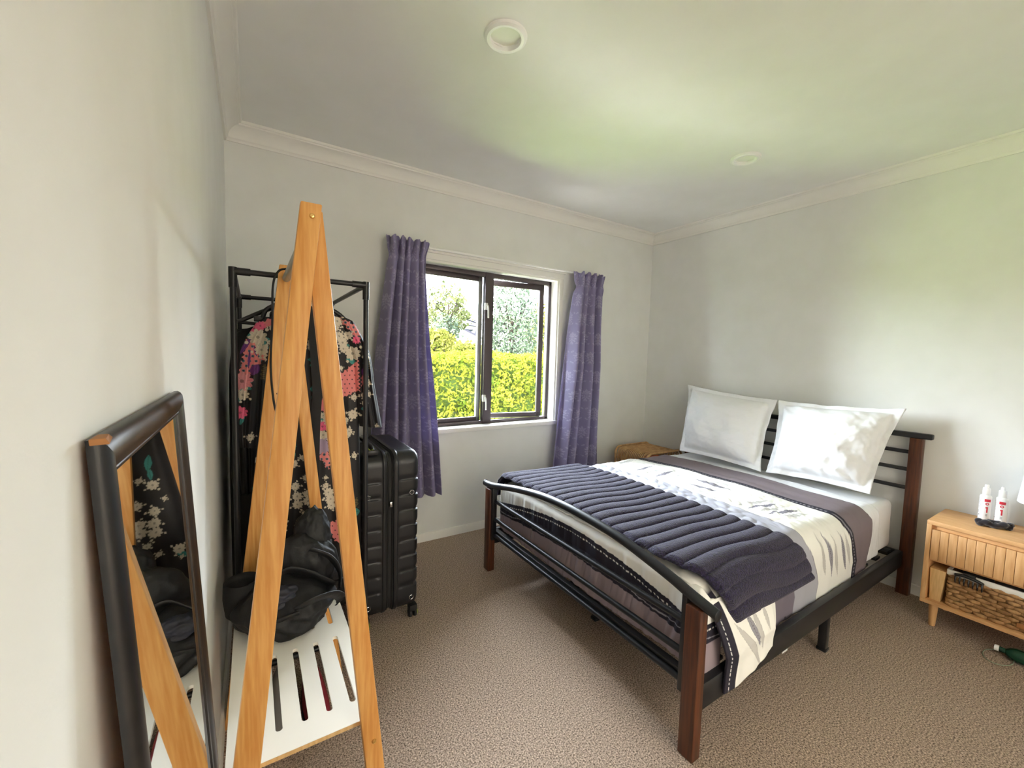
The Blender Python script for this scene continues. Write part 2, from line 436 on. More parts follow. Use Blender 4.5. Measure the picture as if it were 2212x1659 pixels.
curtain('curtain', [(1.94, 2.225), (1.86, 2.235), (1.5, 2.185), (1.2, 2.155), (.8, 2.105), (.38, 2.06)], [(1.94, 2.54), (1.86, 2.52), (1.2, 2.53), (.38, 2.54)], 1.940, .33, 4.6, 1.9,
        'purple damask curtain right of the window hanging behind the bed')

# ---- downlights
for (x, y, lab) in ((.866, -1.276, 'white round recessed downlight nearest the camera on the ceiling'), (2.42, -1.276, 'white round recessed downlight on the ceiling above the bed')):
    dl = thing('downlight', (x, y, H-.012), lab, 'ceiling light', 'ceiling downlights')
    part('trim_ring', lathe([(.054, .030), (.054, .004), (.056, .0005), (.066, -.001), (.0745, .004), (.077, .012), (.073, .0128), (.0545, .0128)], (x, y, H-.012), 40), MT['white'], dl)
    part('diffuser', lathe([(.0001, .017), (.03, .017), (.0538, .018), (.0538, .022), (.0001, .022)], (x, y, H-.012), 32), MT['diff'], dl)

# ================================================================== outside
structure('ground', box(-30, 120, .6, 22, -1.2, -1.0), mat('grass_ground', (70, 92, 40), .95, rgb2=(104, 120, 60), nscale=3))
structure('hillside', (np.array([(-40, 22, -1), (140, 22, -1), (140, 120, 14.68), (-40, 120, 14.68), (-40, 22, -1.3), (140, 22, -1.3), (140, 120, -1.3), (-40, 120, -1.3)], float), [(0, 1, 2, 3), (7, 6, 5, 4), (0, 4, 5, 1), (1, 5, 6, 2), (2, 6, 7, 3), (3, 7, 4, 0)]), mat('pale_hill', (66, 74, 44), .95, rgb2=(90, 96, 60), nscale=1, spec=0.0), False)
structure('path', box(-6, 14, .14, 1.75, -1.0, -.55), mat('pale_concrete', (222, 220, 212), .9, rgb2=(228, 226, 218), nscale=4))  # unseen pale strip added to bounce daylight up to the ceiling
def leaf_mat(name, a, b, scale=9):
    M = mat(name, a, .9, rgb2=b, nscale=scale, detail=4, spec=0.0); nt = M.node_tree; bs = nt.nodes['Principled BSDF']
    tl = nt.nodes.new('ShaderNodeBsdfTranslucent'); mx = nt.nodes.new('ShaderNodeMixShader'); mx.inputs[0].default_value = .3
    src = bs.inputs['Base Color'].links[0].from_socket
    nt.links.new(src, tl.inputs['Color']); nt.links.new(bs.outputs[0], mx.inputs[1]); nt.links.new(tl.outputs[0], mx.inputs[2])
    nt.links.new(mx.outputs[0], nt.nodes['Material Output'].inputs['Surface']); return M
def leaves(rs, C, N, size, spread=.9):
    """one pointed two-triangle leaf per centre, oriented about a normal"""
    n = len(C); N = N + rs.normal(size=(n, 3))*spread; N /= np.linalg.norm(N, axis=1)[:, None]
    t = rs.normal(size=(n, 3)); t -= (t*N).sum(1)[:, None]*N; t /= np.linalg.norm(t, axis=1)[:, None]
    b = np.cross(N, t); s = (size*rs.uniform(.6, 1.3, n))[:, None]
    V = np.stack([C-t*s, C+b*s*.42, C+t*s, C-b*s*.42], 1).reshape(-1, 3)
    return V, [(4*i, 4*i+1, 4*i+2, 4*i+3) for i in range(n)]
rs = np.random.RandomState(3)
hd = thing('hedge', (4.5, 3.95, -1.0), 'clipped bright green hedge just outside the window', 'hedge')
hx0, hx1, hy0, hy1, hz1 = 0.5, 9.5, 3.55, 4.4, 1.27
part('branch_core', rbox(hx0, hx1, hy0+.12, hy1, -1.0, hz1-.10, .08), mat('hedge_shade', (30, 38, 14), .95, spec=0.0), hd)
n = 26000
xx = rs.uniform(hx0, hx1, n); zz = rs.uniform(-.35, hz1, n)
fr = hy0 + .10*np.sin(xx*5.1+zz*3)*np.sin(zz*6.3+xx*2.0) + rs.uniform(-.05, .16, n)
Cf = np.stack([xx, fr, zz], 1); Nf = np.tile([0, -1., .45], (n, 1))
n2 = 5000
xt = rs.uniform(hx0, hx1, n2); Ct = np.stack([xt, rs.uniform(hy0, hy1, n2), hz1 + .03*np.sin(xt*4)+rs.uniform(-.06, .05, n2)], 1); Nt = np.tile([0, -.3, 1.], (n2, 1))
part('foliage', leaves(rs, np.concatenate([Cf, Ct]), np.concatenate([Nf, Nt]), .040), leaf_mat('hedge_leaf', (40, 50, 12), (84, 82, 22), 5), hd, False, kind='stuff')

def tree(loc, h, rx, rz, label, col, n=2500, size=.16, droop=0, trunk=.12, cat='tree'):
    t = thing('tree', loc, label, cat, 'trees beyond the hedge'); x, y, z = loc
    part('trunk', join(tube(smooth_path([(x, y, z), (x+.1, y, z+h*.4), (x, y, z+h-rz)], 5), [trunk*(1-.5*i/10) for i in range(11)], 8),
                       *[tube([(x, y, z+h-rz*1.4), (x+rx*.5*math.cos(a), y+rx*.3*math.sin(a), z+h-rz*.7)], trunk*.35, 6) for a in (0, 1.3, 2.6, 3.9, 5.2)]), mat('grey_bark', (32, 28, 25), .9, spec=0.0), t)
    r_ = np.random.RandomState(int(h*100)+n)
    d = r_.normal(size=(n, 3)); d /= np.linalg.norm(d, axis=1)[:, None]; q = r_.uniform(.35, 1, n)**.6
    lump = 1+.28*wob(d*1.0, 3.2, int(h*10), 2)
    C = np.array([x, y, z+h-rz]) + d*np.array([rx, rx*.8, rz])*(q*lump)[:, None]
    if droop: C[:, 2] -= droop*r_.uniform(0, 1, n)*np.clip(np.hypot(d[:, 0], d[:, 1]), 0, 1)
    part('foliage', leaves(r_, C, d, size), col, t, False, kind='stuff'); return t
lf1 = leaf_mat('pale_leaf', (38, 42, 24), (56, 58, 36), 2)
lf2 = leaf_mat('willow_leaf', (38, 46, 38), (58, 64, 52), 2)
lf3 = leaf_mat('yellow_leaf', (44, 48, 16), (68, 66, 28), 2)
tree((8.75, 17.5, -1), 5.9, 1.35, 1.5, 'tall thin tree with open crown behind the roofs', lf1, 1500, .13)
tree((8.05, 16.2, -1), 4.1, .75, 1.1, 'mid height rounded tree left of the gabled house', lf2, 1300, .10)
tree((6.55, 13.6, -1), 3.45, 1.0, .95, 'bushy yellow green tree near the left edge of the window view', lf3, 2200, .10)
tree((9.35, 12.2, -1), 6.1, 1.35, 2.4, 'large drooping pale green willow in the right hand pane', lf2, 7500, .085, droop=1.6)
tree((12.9, 14.5, -1), 5.4, 1.0, 2.2, 'yellow green tree seen through the open sash gap', lf3, 2200, .10)
tree((6.9, 11.2, -1), 2.75, .9, .55, 'low round shrub just above the hedge top', lf3, 1600, .09, cat='shrub')

hw = mat('pale_house_wall', (236, 234, 228), .8); hr = mat('pale_metal_roof', (206, 206, 208), .6); hb = mat('pinkish_brick', (52, 34, 28), .9, rgb2=(66, 44, 36), nscale=8, spec=0.0)
hg = mat('house_window_glass', (20, 22, 24), .9, spec=0.0); hrd = mat('grey_roof_edge', (18, 18, 22), .9, spec=0.0)
def house(loc, w, d, hh, rise, label, wall, roof, wins, ridge='x', over=.35):
    x, y, z = loc; t = thing('house', loc, label, 'house', 'houses behind the hedge')
    part('wall', box(x-w/2, x+w/2, y, y+d, z, z+hh), wall, t, False)
    a, b, c = w/2+over, d+over, z+hh
    if ridge == 'x':
        V = [(x-a, y-over, c), (x+a, y-over, c), (x+a, y+b, c), (x-a, y+b, c), (x-a*.35, y+d/2, c+rise), (x+a*.35, y+d/2, c+rise)]
        F = [(0, 1, 5, 4), (1, 2, 5), (2, 3, 4, 5), (3, 0, 4), (3, 2, 1, 0)]
    else:
        V = [(x-a, y-over, c), (x+a, y-over, c), (x+a, y+b, c), (x-a, y+b, c), (x, y-over, c+rise), (x, y+b, c+rise)]
        F = [(0, 1, 4), (1, 2, 5, 4), (2, 3, 5), (3, 0, 4, 5), (3, 2, 1, 0)]
    r = part('roof', (np.array(V), F), roof, t, False)
    e = [tube([V[0], V[4]], .1, 6), tube([V[1], V[5] if ridge == 'x' else V[4]], .1, 6), tube([V[0], V[1]], .08, 6), tube([V[4], V[5]], .08, 6)]
    part('roof_edge', join(*e), hrd, r)
    for (wx, wz, ww, wh) in wins:
        f = part('window', box(x+wx-ww/2, x+wx+ww/2, y-.05, y, z+wz, z+wz+wh), MT['white'], t, False)
        part('pane', box(x+wx-ww/2+.08, x+wx+ww/2-.08, y-.07, y-.02, z+wz+.08, z+wz+wh-.08), hg, f, False)
    return t
house((10.5, 18.6, -1), 2.6, 5, 2.75, 1.15, 'near house with hipped pale roof above the hedge', hb, hr, [(.6, 1.2, .7, .7)], 'x')
house((6.35, 14.95, -1), 2.2, .8, 2.35, .12, 'low pale flat roofed shed at the left of the window view', hw, hr, [(.2, .9, 1.4, .6)], 'x', .12)
house((13.6, 33, .76), 4.5, 5, 2.6, .5, 'distant pale house with wide windows up the slope', hw, hr, [(-.6, 1.2, 1.0, 1.1), (.7, 1.2, 1.0, 1.1), (1.7, 1.2, .7, 1.1)], 'x')
house((21.0, 42, 2.2), 6.0, 6, 2.4, .8, 'far gabled house behind the tall tree', hw, hr, [(-1.6, .9, 1.3, 1.2), (.8, .9, 1.6, 1.2), (2.3, .9, .9, 1.2)], 'y')
house((16.5, 24, -.68), 6.0, 6, 2.6, 1.3, 'pale house behind the willow in the right pane', hw, hr, [(-1.9, 1.0, .9, .8), (-.4, 1.0, .9, .8)], 'x')
house((30.0, 50, 3.48), 7.0, 6, 2.2, .7, 'far house on the hill behind the willow top', hw, hr, [(-2.2, .7, 1.6, 1.2), (0, .7, 1.6, 1.2)], 'x')

# ================================================================== bed frame
bf = thing('bed_frame', (2.2, -1.2, 0), 'black metal double bed frame with reddish wooden posts', 'bed')
for (x0, x1, y0, y1, z1) in ((1.253, 1.295, -1.897, -1.843, .503), (1.253, 1.295, -.561, -.505, .493), (3.163, 3.211, -1.928, -1.874, .885), (3.163, 3.211, -.545, -.491, .885)):
    part('post', rbox(x0, x1, y0, y1, 0, z1, .004), MT['dwood'], bf, label='reddish brown wooden post')
arc = [(-1.936, .509), (-1.90, .516), (-1.84, .530), (-1.772, .548), (-1.674, .568), (-1.565, .588), (-1.443, .600), (-1.303, .607), (-1.20, .608), (-1.08, .603), (-.956, .590), (-.80, .565), (-.68, .540), (-.59, .520), (-.52, .509), (-.470, .506)]
fr_ = part('foot_rail', tube(smooth_path([(1.276, y, z) for y, z in arc], 4), .0175, 16), MT['blackm'], bf)
for y in (-1.938, -.468):
    part('end_cap', lathe([(.0001, -.003), (.015, -.003), (.0185, -.001), (.0185, .004), (.0001, .004)], (1.276, y, .5075), 16, 'y'), MT['blackp'], fr_)
for z in (.425, .318, .222):
    part('cross_rail', tube([(1.284, -1.845, z), (1.284, -.559, z)], .0115, 12), MT['blackm'], bf)
for y in (-.571, -1.833):
    part('bracket', rbox(1.262, 1.292, y-.010, y+.010, .195, .525, .003), MT['blackm'], bf)
for (y0, y1) in ((-1.892, -1.862), (-.548, -.518)):
    part('side_rail', rbox(1.29, 3.165, y0, y1, .155, .245, .005), MT['blackm'], bf)
for xe in (1.292, 3.135): part('end_rail', rbox(xe, xe+.03, -1.862, -.548, .20, .245, .004), MT['blackm'], bf)
part('head_rail', rbox(3.168, 3.206, -1.963, -.50, .884, .914, .006), MT['blackm'], bf)
for z in (.802, .704, .600):
    part('head_slat', rbox(3.179, 3.195, -1.876, -.543, z-.010, z+.010, .003), MT['blackm'], bf)
for i in range(11):
    x = 1.42 + i*.165
    part('bed_slat', rbox(x, x+.06, -1.850, -.560, .232, .246, .002), MT['blackm'], bf)
for (x, y) in ((2.242, -1.874), (2.242, -.536)):
    part('leg', join(rbox(x-.016, x+.016, y-.016, y+.016, .012, .16, .003), rbox(x-.019, x+.019, y-.019, y+.019, 0, .014, .003)), MT['blackm'], bf)
part('centre_beam', rbox(1.32, 3.14, -1.22, -1.19, .20, .232, .003), MT['blackm'], bf)
for x in (1.50, 2.05, 2.65):
    part('leg', join(rbox(x-.014, x+.014, -1.219, -1.191, .012, .20, .003), rbox(x-.018, x+.018, -1.223, -1.187, 0, .014, .003)), MT['blackm'], bf)
part('tag', rbox(1.86, 1.90, -1.876, -1.874, .125, .156, .0005), MT['white'], bf)

# ---- mattress
def soft_slab(x0, x1, y0, y1, z0, z1, r, n=5, amp=.004, seed=1):
    bm = bmesh.new(); v, f = box(x0, x1, y0, y1, z0, z1)
    vs = [bm.verts.new(p) for p in v]
    for q in f: bm.faces.new([vs[i] for i in q])
    bmesh.ops.bevel(bm, geom=list(bm.edges), offset=r, segments=n, profile=.5, affect='EDGES')
    bmesh.ops.subdivide_edges(bm, edges=[e for e in bm.edges if e.calc_length() > .2], cuts=22, use_grid_fill=True)
    bm.verts.index_update()
    V = np.array([p.co[:] for p in bm.verts]); F = [tuple(p.index for p in q.verts) for q in bm.faces]; bm.free()
    V = V + amp*wob(V, 22, seed)[:, None]*np.array([.4, 1, .6]); return V, F
solo('mattress', soft_slab(1.345, 3.150, -1.838, -.560, .248, .528, .035), MT['sheet'], 'white mattress in a fitted sheet on the black metal bed frame', 'mattress')

# ---- duvet
YN, YFAR, ZT = -1.852, -.545, .548
def bed_section(ns, zhem_n, zhem_f, lift, rn=.085):
    """cross section far hem > top > near hem: list of (y, z, tag) with tag 0 far side, 1 top, 2 near side"""
    pts = []
    zt = ZT + lift
    for k in range(ns[0]):
        t = k/(ns[0]-1); pts.append((YFAR - .004 + .010*math.sin(t*3), zhem_f + (zt-rn-zhem_f)*t, 0))
    for k in range(1, 9):
        a = math.pi/2*k/8; pts.append((YFAR - rn*.9*(1-math.cos(a)), zt - rn + rn*math.sin(a), 1))
    ya, yb = YFAR-rn*.9, YN+rn
    for k in range(1, ns[1]):
        t = k/(ns[1]-1); pts.append((ya+(yb-ya)*t, zt + .014*math.sin(math.pi*t), 1))
    for k in range(1, 9):
        a = math.pi/2*k/8; pts.append((yb - rn*math.sin(a), zt - rn + rn*math.cos(a), 1 if k < 5 else 2))
    z0 = zt-rn
    for k in range(1, ns[2]):
        t = k/(ns[2]-1); pts.append((YN - .0*t, z0 + (zhem_n-z0)*t, 2))
    return pts

DX = np.linspace(1.335, 2.80, 430)
def lens(px, py, a, b, w):
    """pointed leaf between a and b, returns (inside mask, distance from axis normalised)"""
    a = np.array(a); b = np.array(b); d = b-a; L = np.linalg.norm(d); d = d/L
    t = ((px-a[0])*d[0] + (py-a[1])*d[1])/L; s = np.abs(-(px-a[0])*d[1] + (py-a[1])*d[0])
    hw = w*np.sin(np.pi*np.clip(t, 0, 1)); return (t > 0) & (t < 1) & (s < hw), s/np.maximum(hw, 1e-6), t*L
c_cream, c_grey, c_pur, c_brown, c_blk, c_lgrey = [np.array(lin(c)) for c in ((238, 237, 231), (168, 168, 178), (112, 104, 116), (124, 112, 118), (30, 27, 42), (196, 194, 190))]
c_white, c_lace, c_mid = [np.array(lin(c)) for c in ((244, 244, 240), (96, 88, 100), (150, 148, 156))]
top_leaves = [((2.20, -1.19), (2.21, -1.386), .022, 2), ((2.31, -1.154), (2.305, -1.386), .022, 2), ((2.11, -1.575), (2.33, -1.605), .013, 3), ((2.13, -1.66), (2.355, -1.69), .013, 3),
              ((2.10, -1.53), (2.33, -1.56), .012, 1), ((2.12, -1.62), (2.33, -1.645), .011, 1), ((2.15, -1.705), (2.37, -1.735), .012, 1),
              ((2.12, -.95), (2.30, -.92), .014, 1), ((2.12, -1.02), (2.34, -.985), .015, 2), ((2.14, -.86), (2.34, -.83), .013, 2), ((2.12, -1.075), (2.30, -1.07), .012, 1),
              ((2.12, -1.24), (2.13, -1.40), .016, 1), ((2.38, -1.20), (2.38, -1.38), .014, 1), ((2.40, -.66), (2.15, -.64), .014, 1)]
side_leaves = [((2.165, .53), (2.255, .33), .016, 1), ((2.235, .525), (2.335, .30), .016, 4), ((2.30, .51), (2.405, .285), .014, 1), ((2.385, .50), (2.485, .295), .015, 4), ((2.44, .49), (2.525, .31), .012, 1),
               ((1.42, .40), (1.585, .19), .018, 1), ((1.50, .42), (1.57, .27), .018, 4), ((1.55, .44), (1.59, .25), .014, 1), ((1.61, .42), (1.64, .31), .012, 1)]
def duvet():
    rows = []; rc = []
    nsec = (26, 300, 70)
    for x in DX:
        f = np.clip((x-1.335)/.12, 0, 1)
        flap = np.clip((1.80-x)/.12, 0, 1)
        zn = .230 + flap*.020 - np.clip((1.78-x)/.34, 0, 1)*.074
        sec = bed_section(nsec, zn, .36, -.020*(1-f)**2)
        rows.append([(x, y, z) for y, z, _ in sec]); rc.append([t for *_, t in sec])
    P = np.array(rows); T = np.array(rc)
    x0, y0, z0 = P[..., 0].copy(), P[..., 1].copy(), P[..., 2].copy()
    drop = np.clip((ZT-.02 - z0)/.27, 0, 1)*(y0 < -1.5)
    # ----- print
    xs = x0 - .115*np.clip(drop*1.25, 0, 1)
    col = np.empty(P.shape)
    col[:] = c_cream
    def band(a, b, c): col[(xs >= a) & (xs < b)] = c
    band(1.868, 2.07, c_grey); band(1.655, 1.868, c_pur); band(2.455, 2.497, c_blk); band(2.497, 3, c_brown)
    arc_u = np.where(T == 2, z0, y0)
    st = (np.abs(xs-2.476) < .005) & ((arc_u*110) % 2 < 1.1); col[st] = c_mid*.8
    seam = (np.abs(xs-2.07) < .002) | (np.abs(xs-1.868) < .002); col[seam] = c_mid*.7
    for L, sel, pu, pv in ((top_leaves, T == 1, x0, y0), (side_leaves, T == 2, x0, z0)):
        for a, b, w, k in L:
            m_, s_, t_ = lens(pu, pv, a, b, w); m_ = m_ & sel
            if k == 1: col[m_] = c_lgrey
            elif k == 4:
                col[m_] = c_mid; dots = m_ & (s_ < .25) & ((t_*90) % 1 < .35); col[dots] = c_lace
            else:
                tx = (np.sin(pu*900)+np.sin(pv*760+pu*300)) > .1; col[m_] = c_mid*.9; col[m_ & tx] = c_lace if k == 3 else c_lace*1.2
            edge = m_ & (s_ > .8); col[edge] = col[edge]*.82
    # ----- foot-end border on the side flap
    foot = (x0 < 1.335+.052) & (T == 2); col[foot] = c_blk
    stc = (np.abs(x0-(1.335+.020)) < .0021) & (T == 2) & ((z0*120) % 2 < 1.2); col[stc] = c_white
    # ----- shape: rounding, flap outside the rail, wrinkles
    flap = np.clip((1.80-x0)/.12, 0, 1)*(T == 2)
    P[..., 0] += .070*np.clip(drop, 0, 1)*np.clip((1.9-x0)/.5, 0, 1)
    P[..., 1] -= flap*np.clip(drop*1.4-.15, 0, 1)*.056
    w1 = wob(np.stack([x0*1.0, y0*.8, z0], -1), 14, 5, 3); w2 = wob(np.stack([x0*3, y0*.5, z0*.6], -1), 16, 9, 2)
    puff = .012*np.sin(np.clip((x0-1.335)/1.465, 0, 1)*math.pi)
    w3 = np.abs(wob(np.stack([x0*1.4+y0, y0*1.4-x0, z0], -1), 34, 77, 2))
    P[..., 2] += (T == 1)*(.005*w1 + .004*w2 + .006*w3*np.clip((2.46-x0)/.1, .25, 1) + puff)
    P[..., 1] -= (T == 2)*(.006*w1 + .005*w2 + .012*np.sin(np.clip(drop, 0, 1)*math.pi))*(1-.6*np.clip(drop, 0, 1)*(1-flap))
    hem = (T == 2)*np.clip(drop*4-3.1, 0, 1); P[..., 2] += hem*.003*np.sin(x0*38+2*np.sin(x0*13))
    head = np.clip((x0-2.76)/.04, 0, 1); P[..., 2] -= (T == 1)*head*.014; P[..., 1] += (T == 2)*head*.006
    return P, col
P_, C_ = duvet()
dv = thing('duvet', (2.07, -1.2, .17), 'striped cream grey and mauve duvet spread over the double bed', 'duvet')
dm = attr_mat('printed_cotton', .8, bump=.25, bscale=22)
o = part('cover', grid(P_), dm, dv, True, cols=C_.reshape(-1, 3)); md = o.modifiers.new('thick', 'SOLIDIFY'); md.thickness = .008
# foot-end drop, wrapping the near corner
sl = np.linspace(0, 1.385, 330); nz_ = 90; R_ = .030; S1 = -.575+1.836
pyx = np.where(sl < S1, -.575-sl, np.where(sl < S1+R_*math.pi/2, -1.836-R_*np.sin((sl-S1)/R_), -1.836-R_))
pxx = np.where(sl < S1, 0, np.where(sl < S1+R_*math.pi/2, R_*(1-np.cos((sl-S1)/R_)), R_+sl-S1-R_*math.pi/2))
onc = np.clip((sl-S1)/.03, 0, 1)
rows = np.zeros((nz_, len(sl), 3)); cols = np.zeros((nz_, len(sl), 3))
for i in range(nz_):
    t = i/(nz_-1); sag = np.sin(np.pi*np.clip(sl/1.26, 0, 1))
    if t < .16:
        a = t/.16*math.pi/2; x = 1.352 - .028*math.sin(a) + 0*sl; z = ZT-.030 + .012*sag + .028*(math.cos(a)-1) + .002 - .03*onc
    else:
        q = (t-.16)/.84; x = 1.324 + 0*sl; z = (ZT-.056+.012*sag-.03*onc)*(1-q) + (.262 - .012*sag - .02*onc)*q
    w1 = wob(np.stack([x*2, pyx*5, z*.5], -1), 16, 15, 3); w2 = np.abs(wob(np.stack([x, pyx*9+z*2, z*.8], -1), 12, 25, 2))
    amp_ = (.005*w1 - .006*w2*(z < .42))*min(1, t*4)*(1-onc)
    rows[i, :, 0] = np.maximum(x + amp_, 1.309) + pxx; rows[i, :, 1] = pyx + .004*onc; rows[i, :, 2] = z
    zt_, zb_ = .415+.085*sag, .345+.035*sag
    c = np.where((z > zt_)[:, None], c_cream, np.where((z > zb_)[:, None], c_blk, c_brown*1.5))
    stc = (np.abs(z-(zt_-.022)) < .0026) & ((sl*110) % 2 < 1.1); c[stc] = c_white
    stc = (np.abs(z-(zb_+.018)+.006*np.sin(sl*19)) < .0022); c[stc] = c_mid
    cols[i] = c
o = part('foot_drop', grid(rows), dm, dv, True, cols=cols.reshape(-1, 3)); md = o.modifiers.new('thick', 'SOLIDIFY'); md.thickness = .004

# ---- turned-down top sheet between duvet and pillows
def sheet():
    rows = []
    for x in np.linspace(2.66, 2.905, 60):
        sec = bed_section((20, 160, 50), .262, .36, -.010, rn=.06)
        rows.append([(x + .03*np.clip((.54-z)/.25, 0, 1)*(y < -1.5), y + (.006 if y < -1.5 else 0) + (-.004 if t == 0 else 0), z-.004) for y, z, t in sec])
    P = np.array(rows); w = wob(np.stack([P[..., 0]*3, P[..., 1], P[..., 2]], -1), 16, 21, 3)
    P[..., 2] += .004*w*(P[..., 2] > .5); P[..., 1] -= .004*w*(P[..., 2] <= .5)
    return grid(P)
o = solo('top_sheet', sheet(), MT['sheet'], 'pale blue white top sheet folded out between duvet and pillows', 'sheet', True)
md = o.modifiers.new('thick', 'SOLIDIFY'); md.thickness = .004

# ---- plush throw
def throw():
    na, nt = 110, 560
    rows = np.zeros((nt, na, 3))
    path = [(YFAR+.012, .44), (YFAR+.010, .50)]
    for k in range(0, 9):
        a = math.pi/2*k/8; path.append((YFAR+.006-.085*(1-math.cos(a)), .500+.068*math.sin(a)))
    for k in range(1, 60):
        t = k/59; path.append((YFAR-.079 + (YN+.085-(YFAR-.079))*t, .568+.014*math.sin(math.pi*t)))
    for k in range(1, 10):
        a = math.pi/2*k/9; path.append((YN+.085-.110*math.sin(a), .568-.09+.09*math.cos(a)))
    path += [(-1.880, .45), (-1.884, .42), (-1.889, .39)]
    path = np.array(path); seg = np.r_[0, np.cumsum(np.hypot(*np.diff(path, axis=0).T))]; LT = seg[-1]
    s = np.linspace(0, LT, nt); py = np.interp(s, seg, path[:, 0]); pz = np.interp(s, seg, path[:, 1])
    ty = np.gradient(py, s); tz = np.gradient(pz, s); ny, nz = -tz, ty
    sg = np.where(nz*1.0 + ny*0 < 0, -1, 1)
    ny, nz = -ny*-1, nz
    # outward normal: for top it is +z, near side -y
    ny2 = tz; nz2 = -ty
    a = np.linspace(0, 1, na)
    u = s/LT
    f0 = 1.318 + .15*np.clip((u-.80)/.2, 0, 1)**1.5; f1 = 1.905 + .14*np.clip((u-.84)/.16, 0, 1)
    for j in range(na):
        x = f0 + (f1-f0)*a[j]
        bend = .016*np.sin(a[j]*4.6+.6) + .005*np.sin(a[j]*9+2*u*6)
        rib = np.abs(np.sin(np.pi*(s + bend)/.0635))**.38
        edge = min(1, a[j]/.035, (1-a[j])/.035)**.5
        endf = np.minimum(1, np.minimum(s, LT-s)/.02)**.5
        hgt = (.006 + .016*rib)*edge*endf + .002
        lump = .006*wob(np.stack([x*1.2, py, pz], -1), 9, 33, 2)
        droop = -.045*np.clip((.05-a[j])/.05, 0, 1)*np.clip(u*6, 0, 1)*np.clip((1-u)*8, 0, 1)*0
        off = hgt + lump*(nz2 > .5)
        rows[:, j, 0] = x + .004*np.sin(s*60)*(1-edge); rows[:, j, 1] = py + ny2*off; rows[:, j, 2] = pz + nz2*off + droop
    V, F = grid(rows)
    return V, F
o = solo('throw_blanket', throw(), MT['throw'], 'navy plush throw with quilted ribs across the foot of the bed', 'blanket', True)
md = o.modifiers.new('thick', 'SOLIDIFY'); md.thickness = .010; md.offset = -1

# ---- pillows
def pillow(BL, BR, TR, TL, thick, seed, flange=.13):
    n = 90; u = np.linspace(-1, 1, n); U, W = np.meshgrid(u, u)
    BL, BR, TR, TL = map(np.array, (BL, BR, TR, TL))
    a = (U+1)/2; b = (W+1)/2
    # edges pull inwards between the corners
    pinch = 1-.07*(1-W**2)*np.abs(U)**2; pinv = 1-.05*(1-U**2)*np.abs(W)**2
    a2 = (U*pinch+1)/2; b2 = (W*pinv+1)/2
    P = ((1-a2)*(1-b2))[..., None]*BL + (a2*(1-b2))[..., None]*BR + (a2*b2)[..., None]*TR + ((1-a2)*b2)[..., None]*TL
    nrm = np.cross(BR-BL, TL-BL); nrm /= np.linalg.norm(nrm)
    if nrm[0] > 0: nrm = -nrm
    k = 1-flange; uu = np.clip(np.abs(U)/k, 0, 1); ww = np.clip(np.abs(W)/k, 0, 1)
    body = ((1-uu**2.6)*(1-ww**2.6))**.52
    q = np.stack([U*1.0, W*1.0, 0*U], -1)
    wr = wob(np.stack([U*2.2+W, W*2.2-U*.6, 0*U], -1), 4.6, seed, 4); cr = np.abs(wob(np.stack([U*2+W*2, W-U, 0*U], -1), 4.4, seed+3, 2))
    edgew = np.exp(-((1-np.maximum(uu, ww))/.22)**2)
    h = thick*body*(1+.13*wr) + .004 + .022*edgew*cr*(body > .05) - .006*(1-body)*0
    fl_w = np.where(body < .02, .012*wr, 0)
    front = P + nrm*(h+fl_w)[..., None]; back = P - nrm*(h*.55 - fl_w + .001)[..., None]
    V1, F1 = grid(front); V2, F2 = grid(back, flip=True)
    V = np.concatenate([V1, V2]); F = F1 + [tuple(i+n*n for i in q_) for q_ in F2]
    rim = [j for j in range(n)] + [i*n+n-1 for i in range(1, n)] + [(n-1)*n+j for j in range(n-2, -1, -1)] + [i*n for i in range(n-2, 0, -1)]
    for i in range(len(rim)):
        p, q_ = rim[i], rim[(i+1) % len(rim)]; F.append((p, p+n*n, q_+n*n, q_))
    return V, F
solo('pillow', pillow((2.885, -1.275, .572), (2.945, -1.79, .572), (3.095, -1.868, 1.045), (3.078, -1.232, 1.025), .118, 41), MT['pillow'], 'white pillow nearest the bedside table, propped on the headboard', 'pillow', True, group='white bed pillows')
solo('pillow', pillow((2.905, -.625, .572), (2.862, -1.252, .572), (3.080, -1.226, 1.025), (3.105, -.525, 1.078), .125, 57), MT['pillow'], 'white pillow at the far window side, propped on the headboard', 'pillow', True, group='white bed pillows')

# ================================================================== bamboo clothes rack
br = thing('clothes_rack', (.19, -1.35, 0), 'bamboo A-frame clothes rack with a slotted white shelf', 'clothes rack')
def aleg(top, bot, wt, wb, y0, y1):
    (xt, zt), (xb, zb) = top, bot
    return bevel(hexa([(xb-wb/2, y0, zb), (xb+wb/2, y0, zb), (xb+wb/2, y1, zb), (xb-wb/2, y1, zb)],
                      [(xt-wt/2, y0, zt), (xt+wt/2, y0, zt), (xt+wt/2, y1, zt), (xt-wt/2, y1, zt)]), .0025, 2)
for yc in (-1.700, -1.000):
    part('leg', aleg((.192, 1.556), (.022, 0), .037, .050, yc-.022, yc), MT['bamboo'], br)
    part('leg', aleg((.196, 1.550), (.354, 0), .036, .041, yc+.0005, yc+.022), MT['bamboo'], br)
def screw(x, z, y):
    return join(lathe([(.0001, -.004), (.0035, -.0035), (.0048, -.0015), (.0048, .001), (.0001, .001)], (x, y, z), 16, 'y'), box(x-.0025, x+.0025, y-.0044, y-.003, z-.0005, z+.0005), box(x-.0005, x+.0005, y-.0044, y-.003, z-.0025, z+.0025))
part('screw', screw(.1925, 1.531, -1.7215), MT['brass'], br)
part('screw', screw(.318, .385, -1.7005), MT['brass'], br)
part('hanging_rail', tube([(.193, -1.70, 1.512), (.193, -.985, 1.512)], .012, 16), MT['silvert'], br)
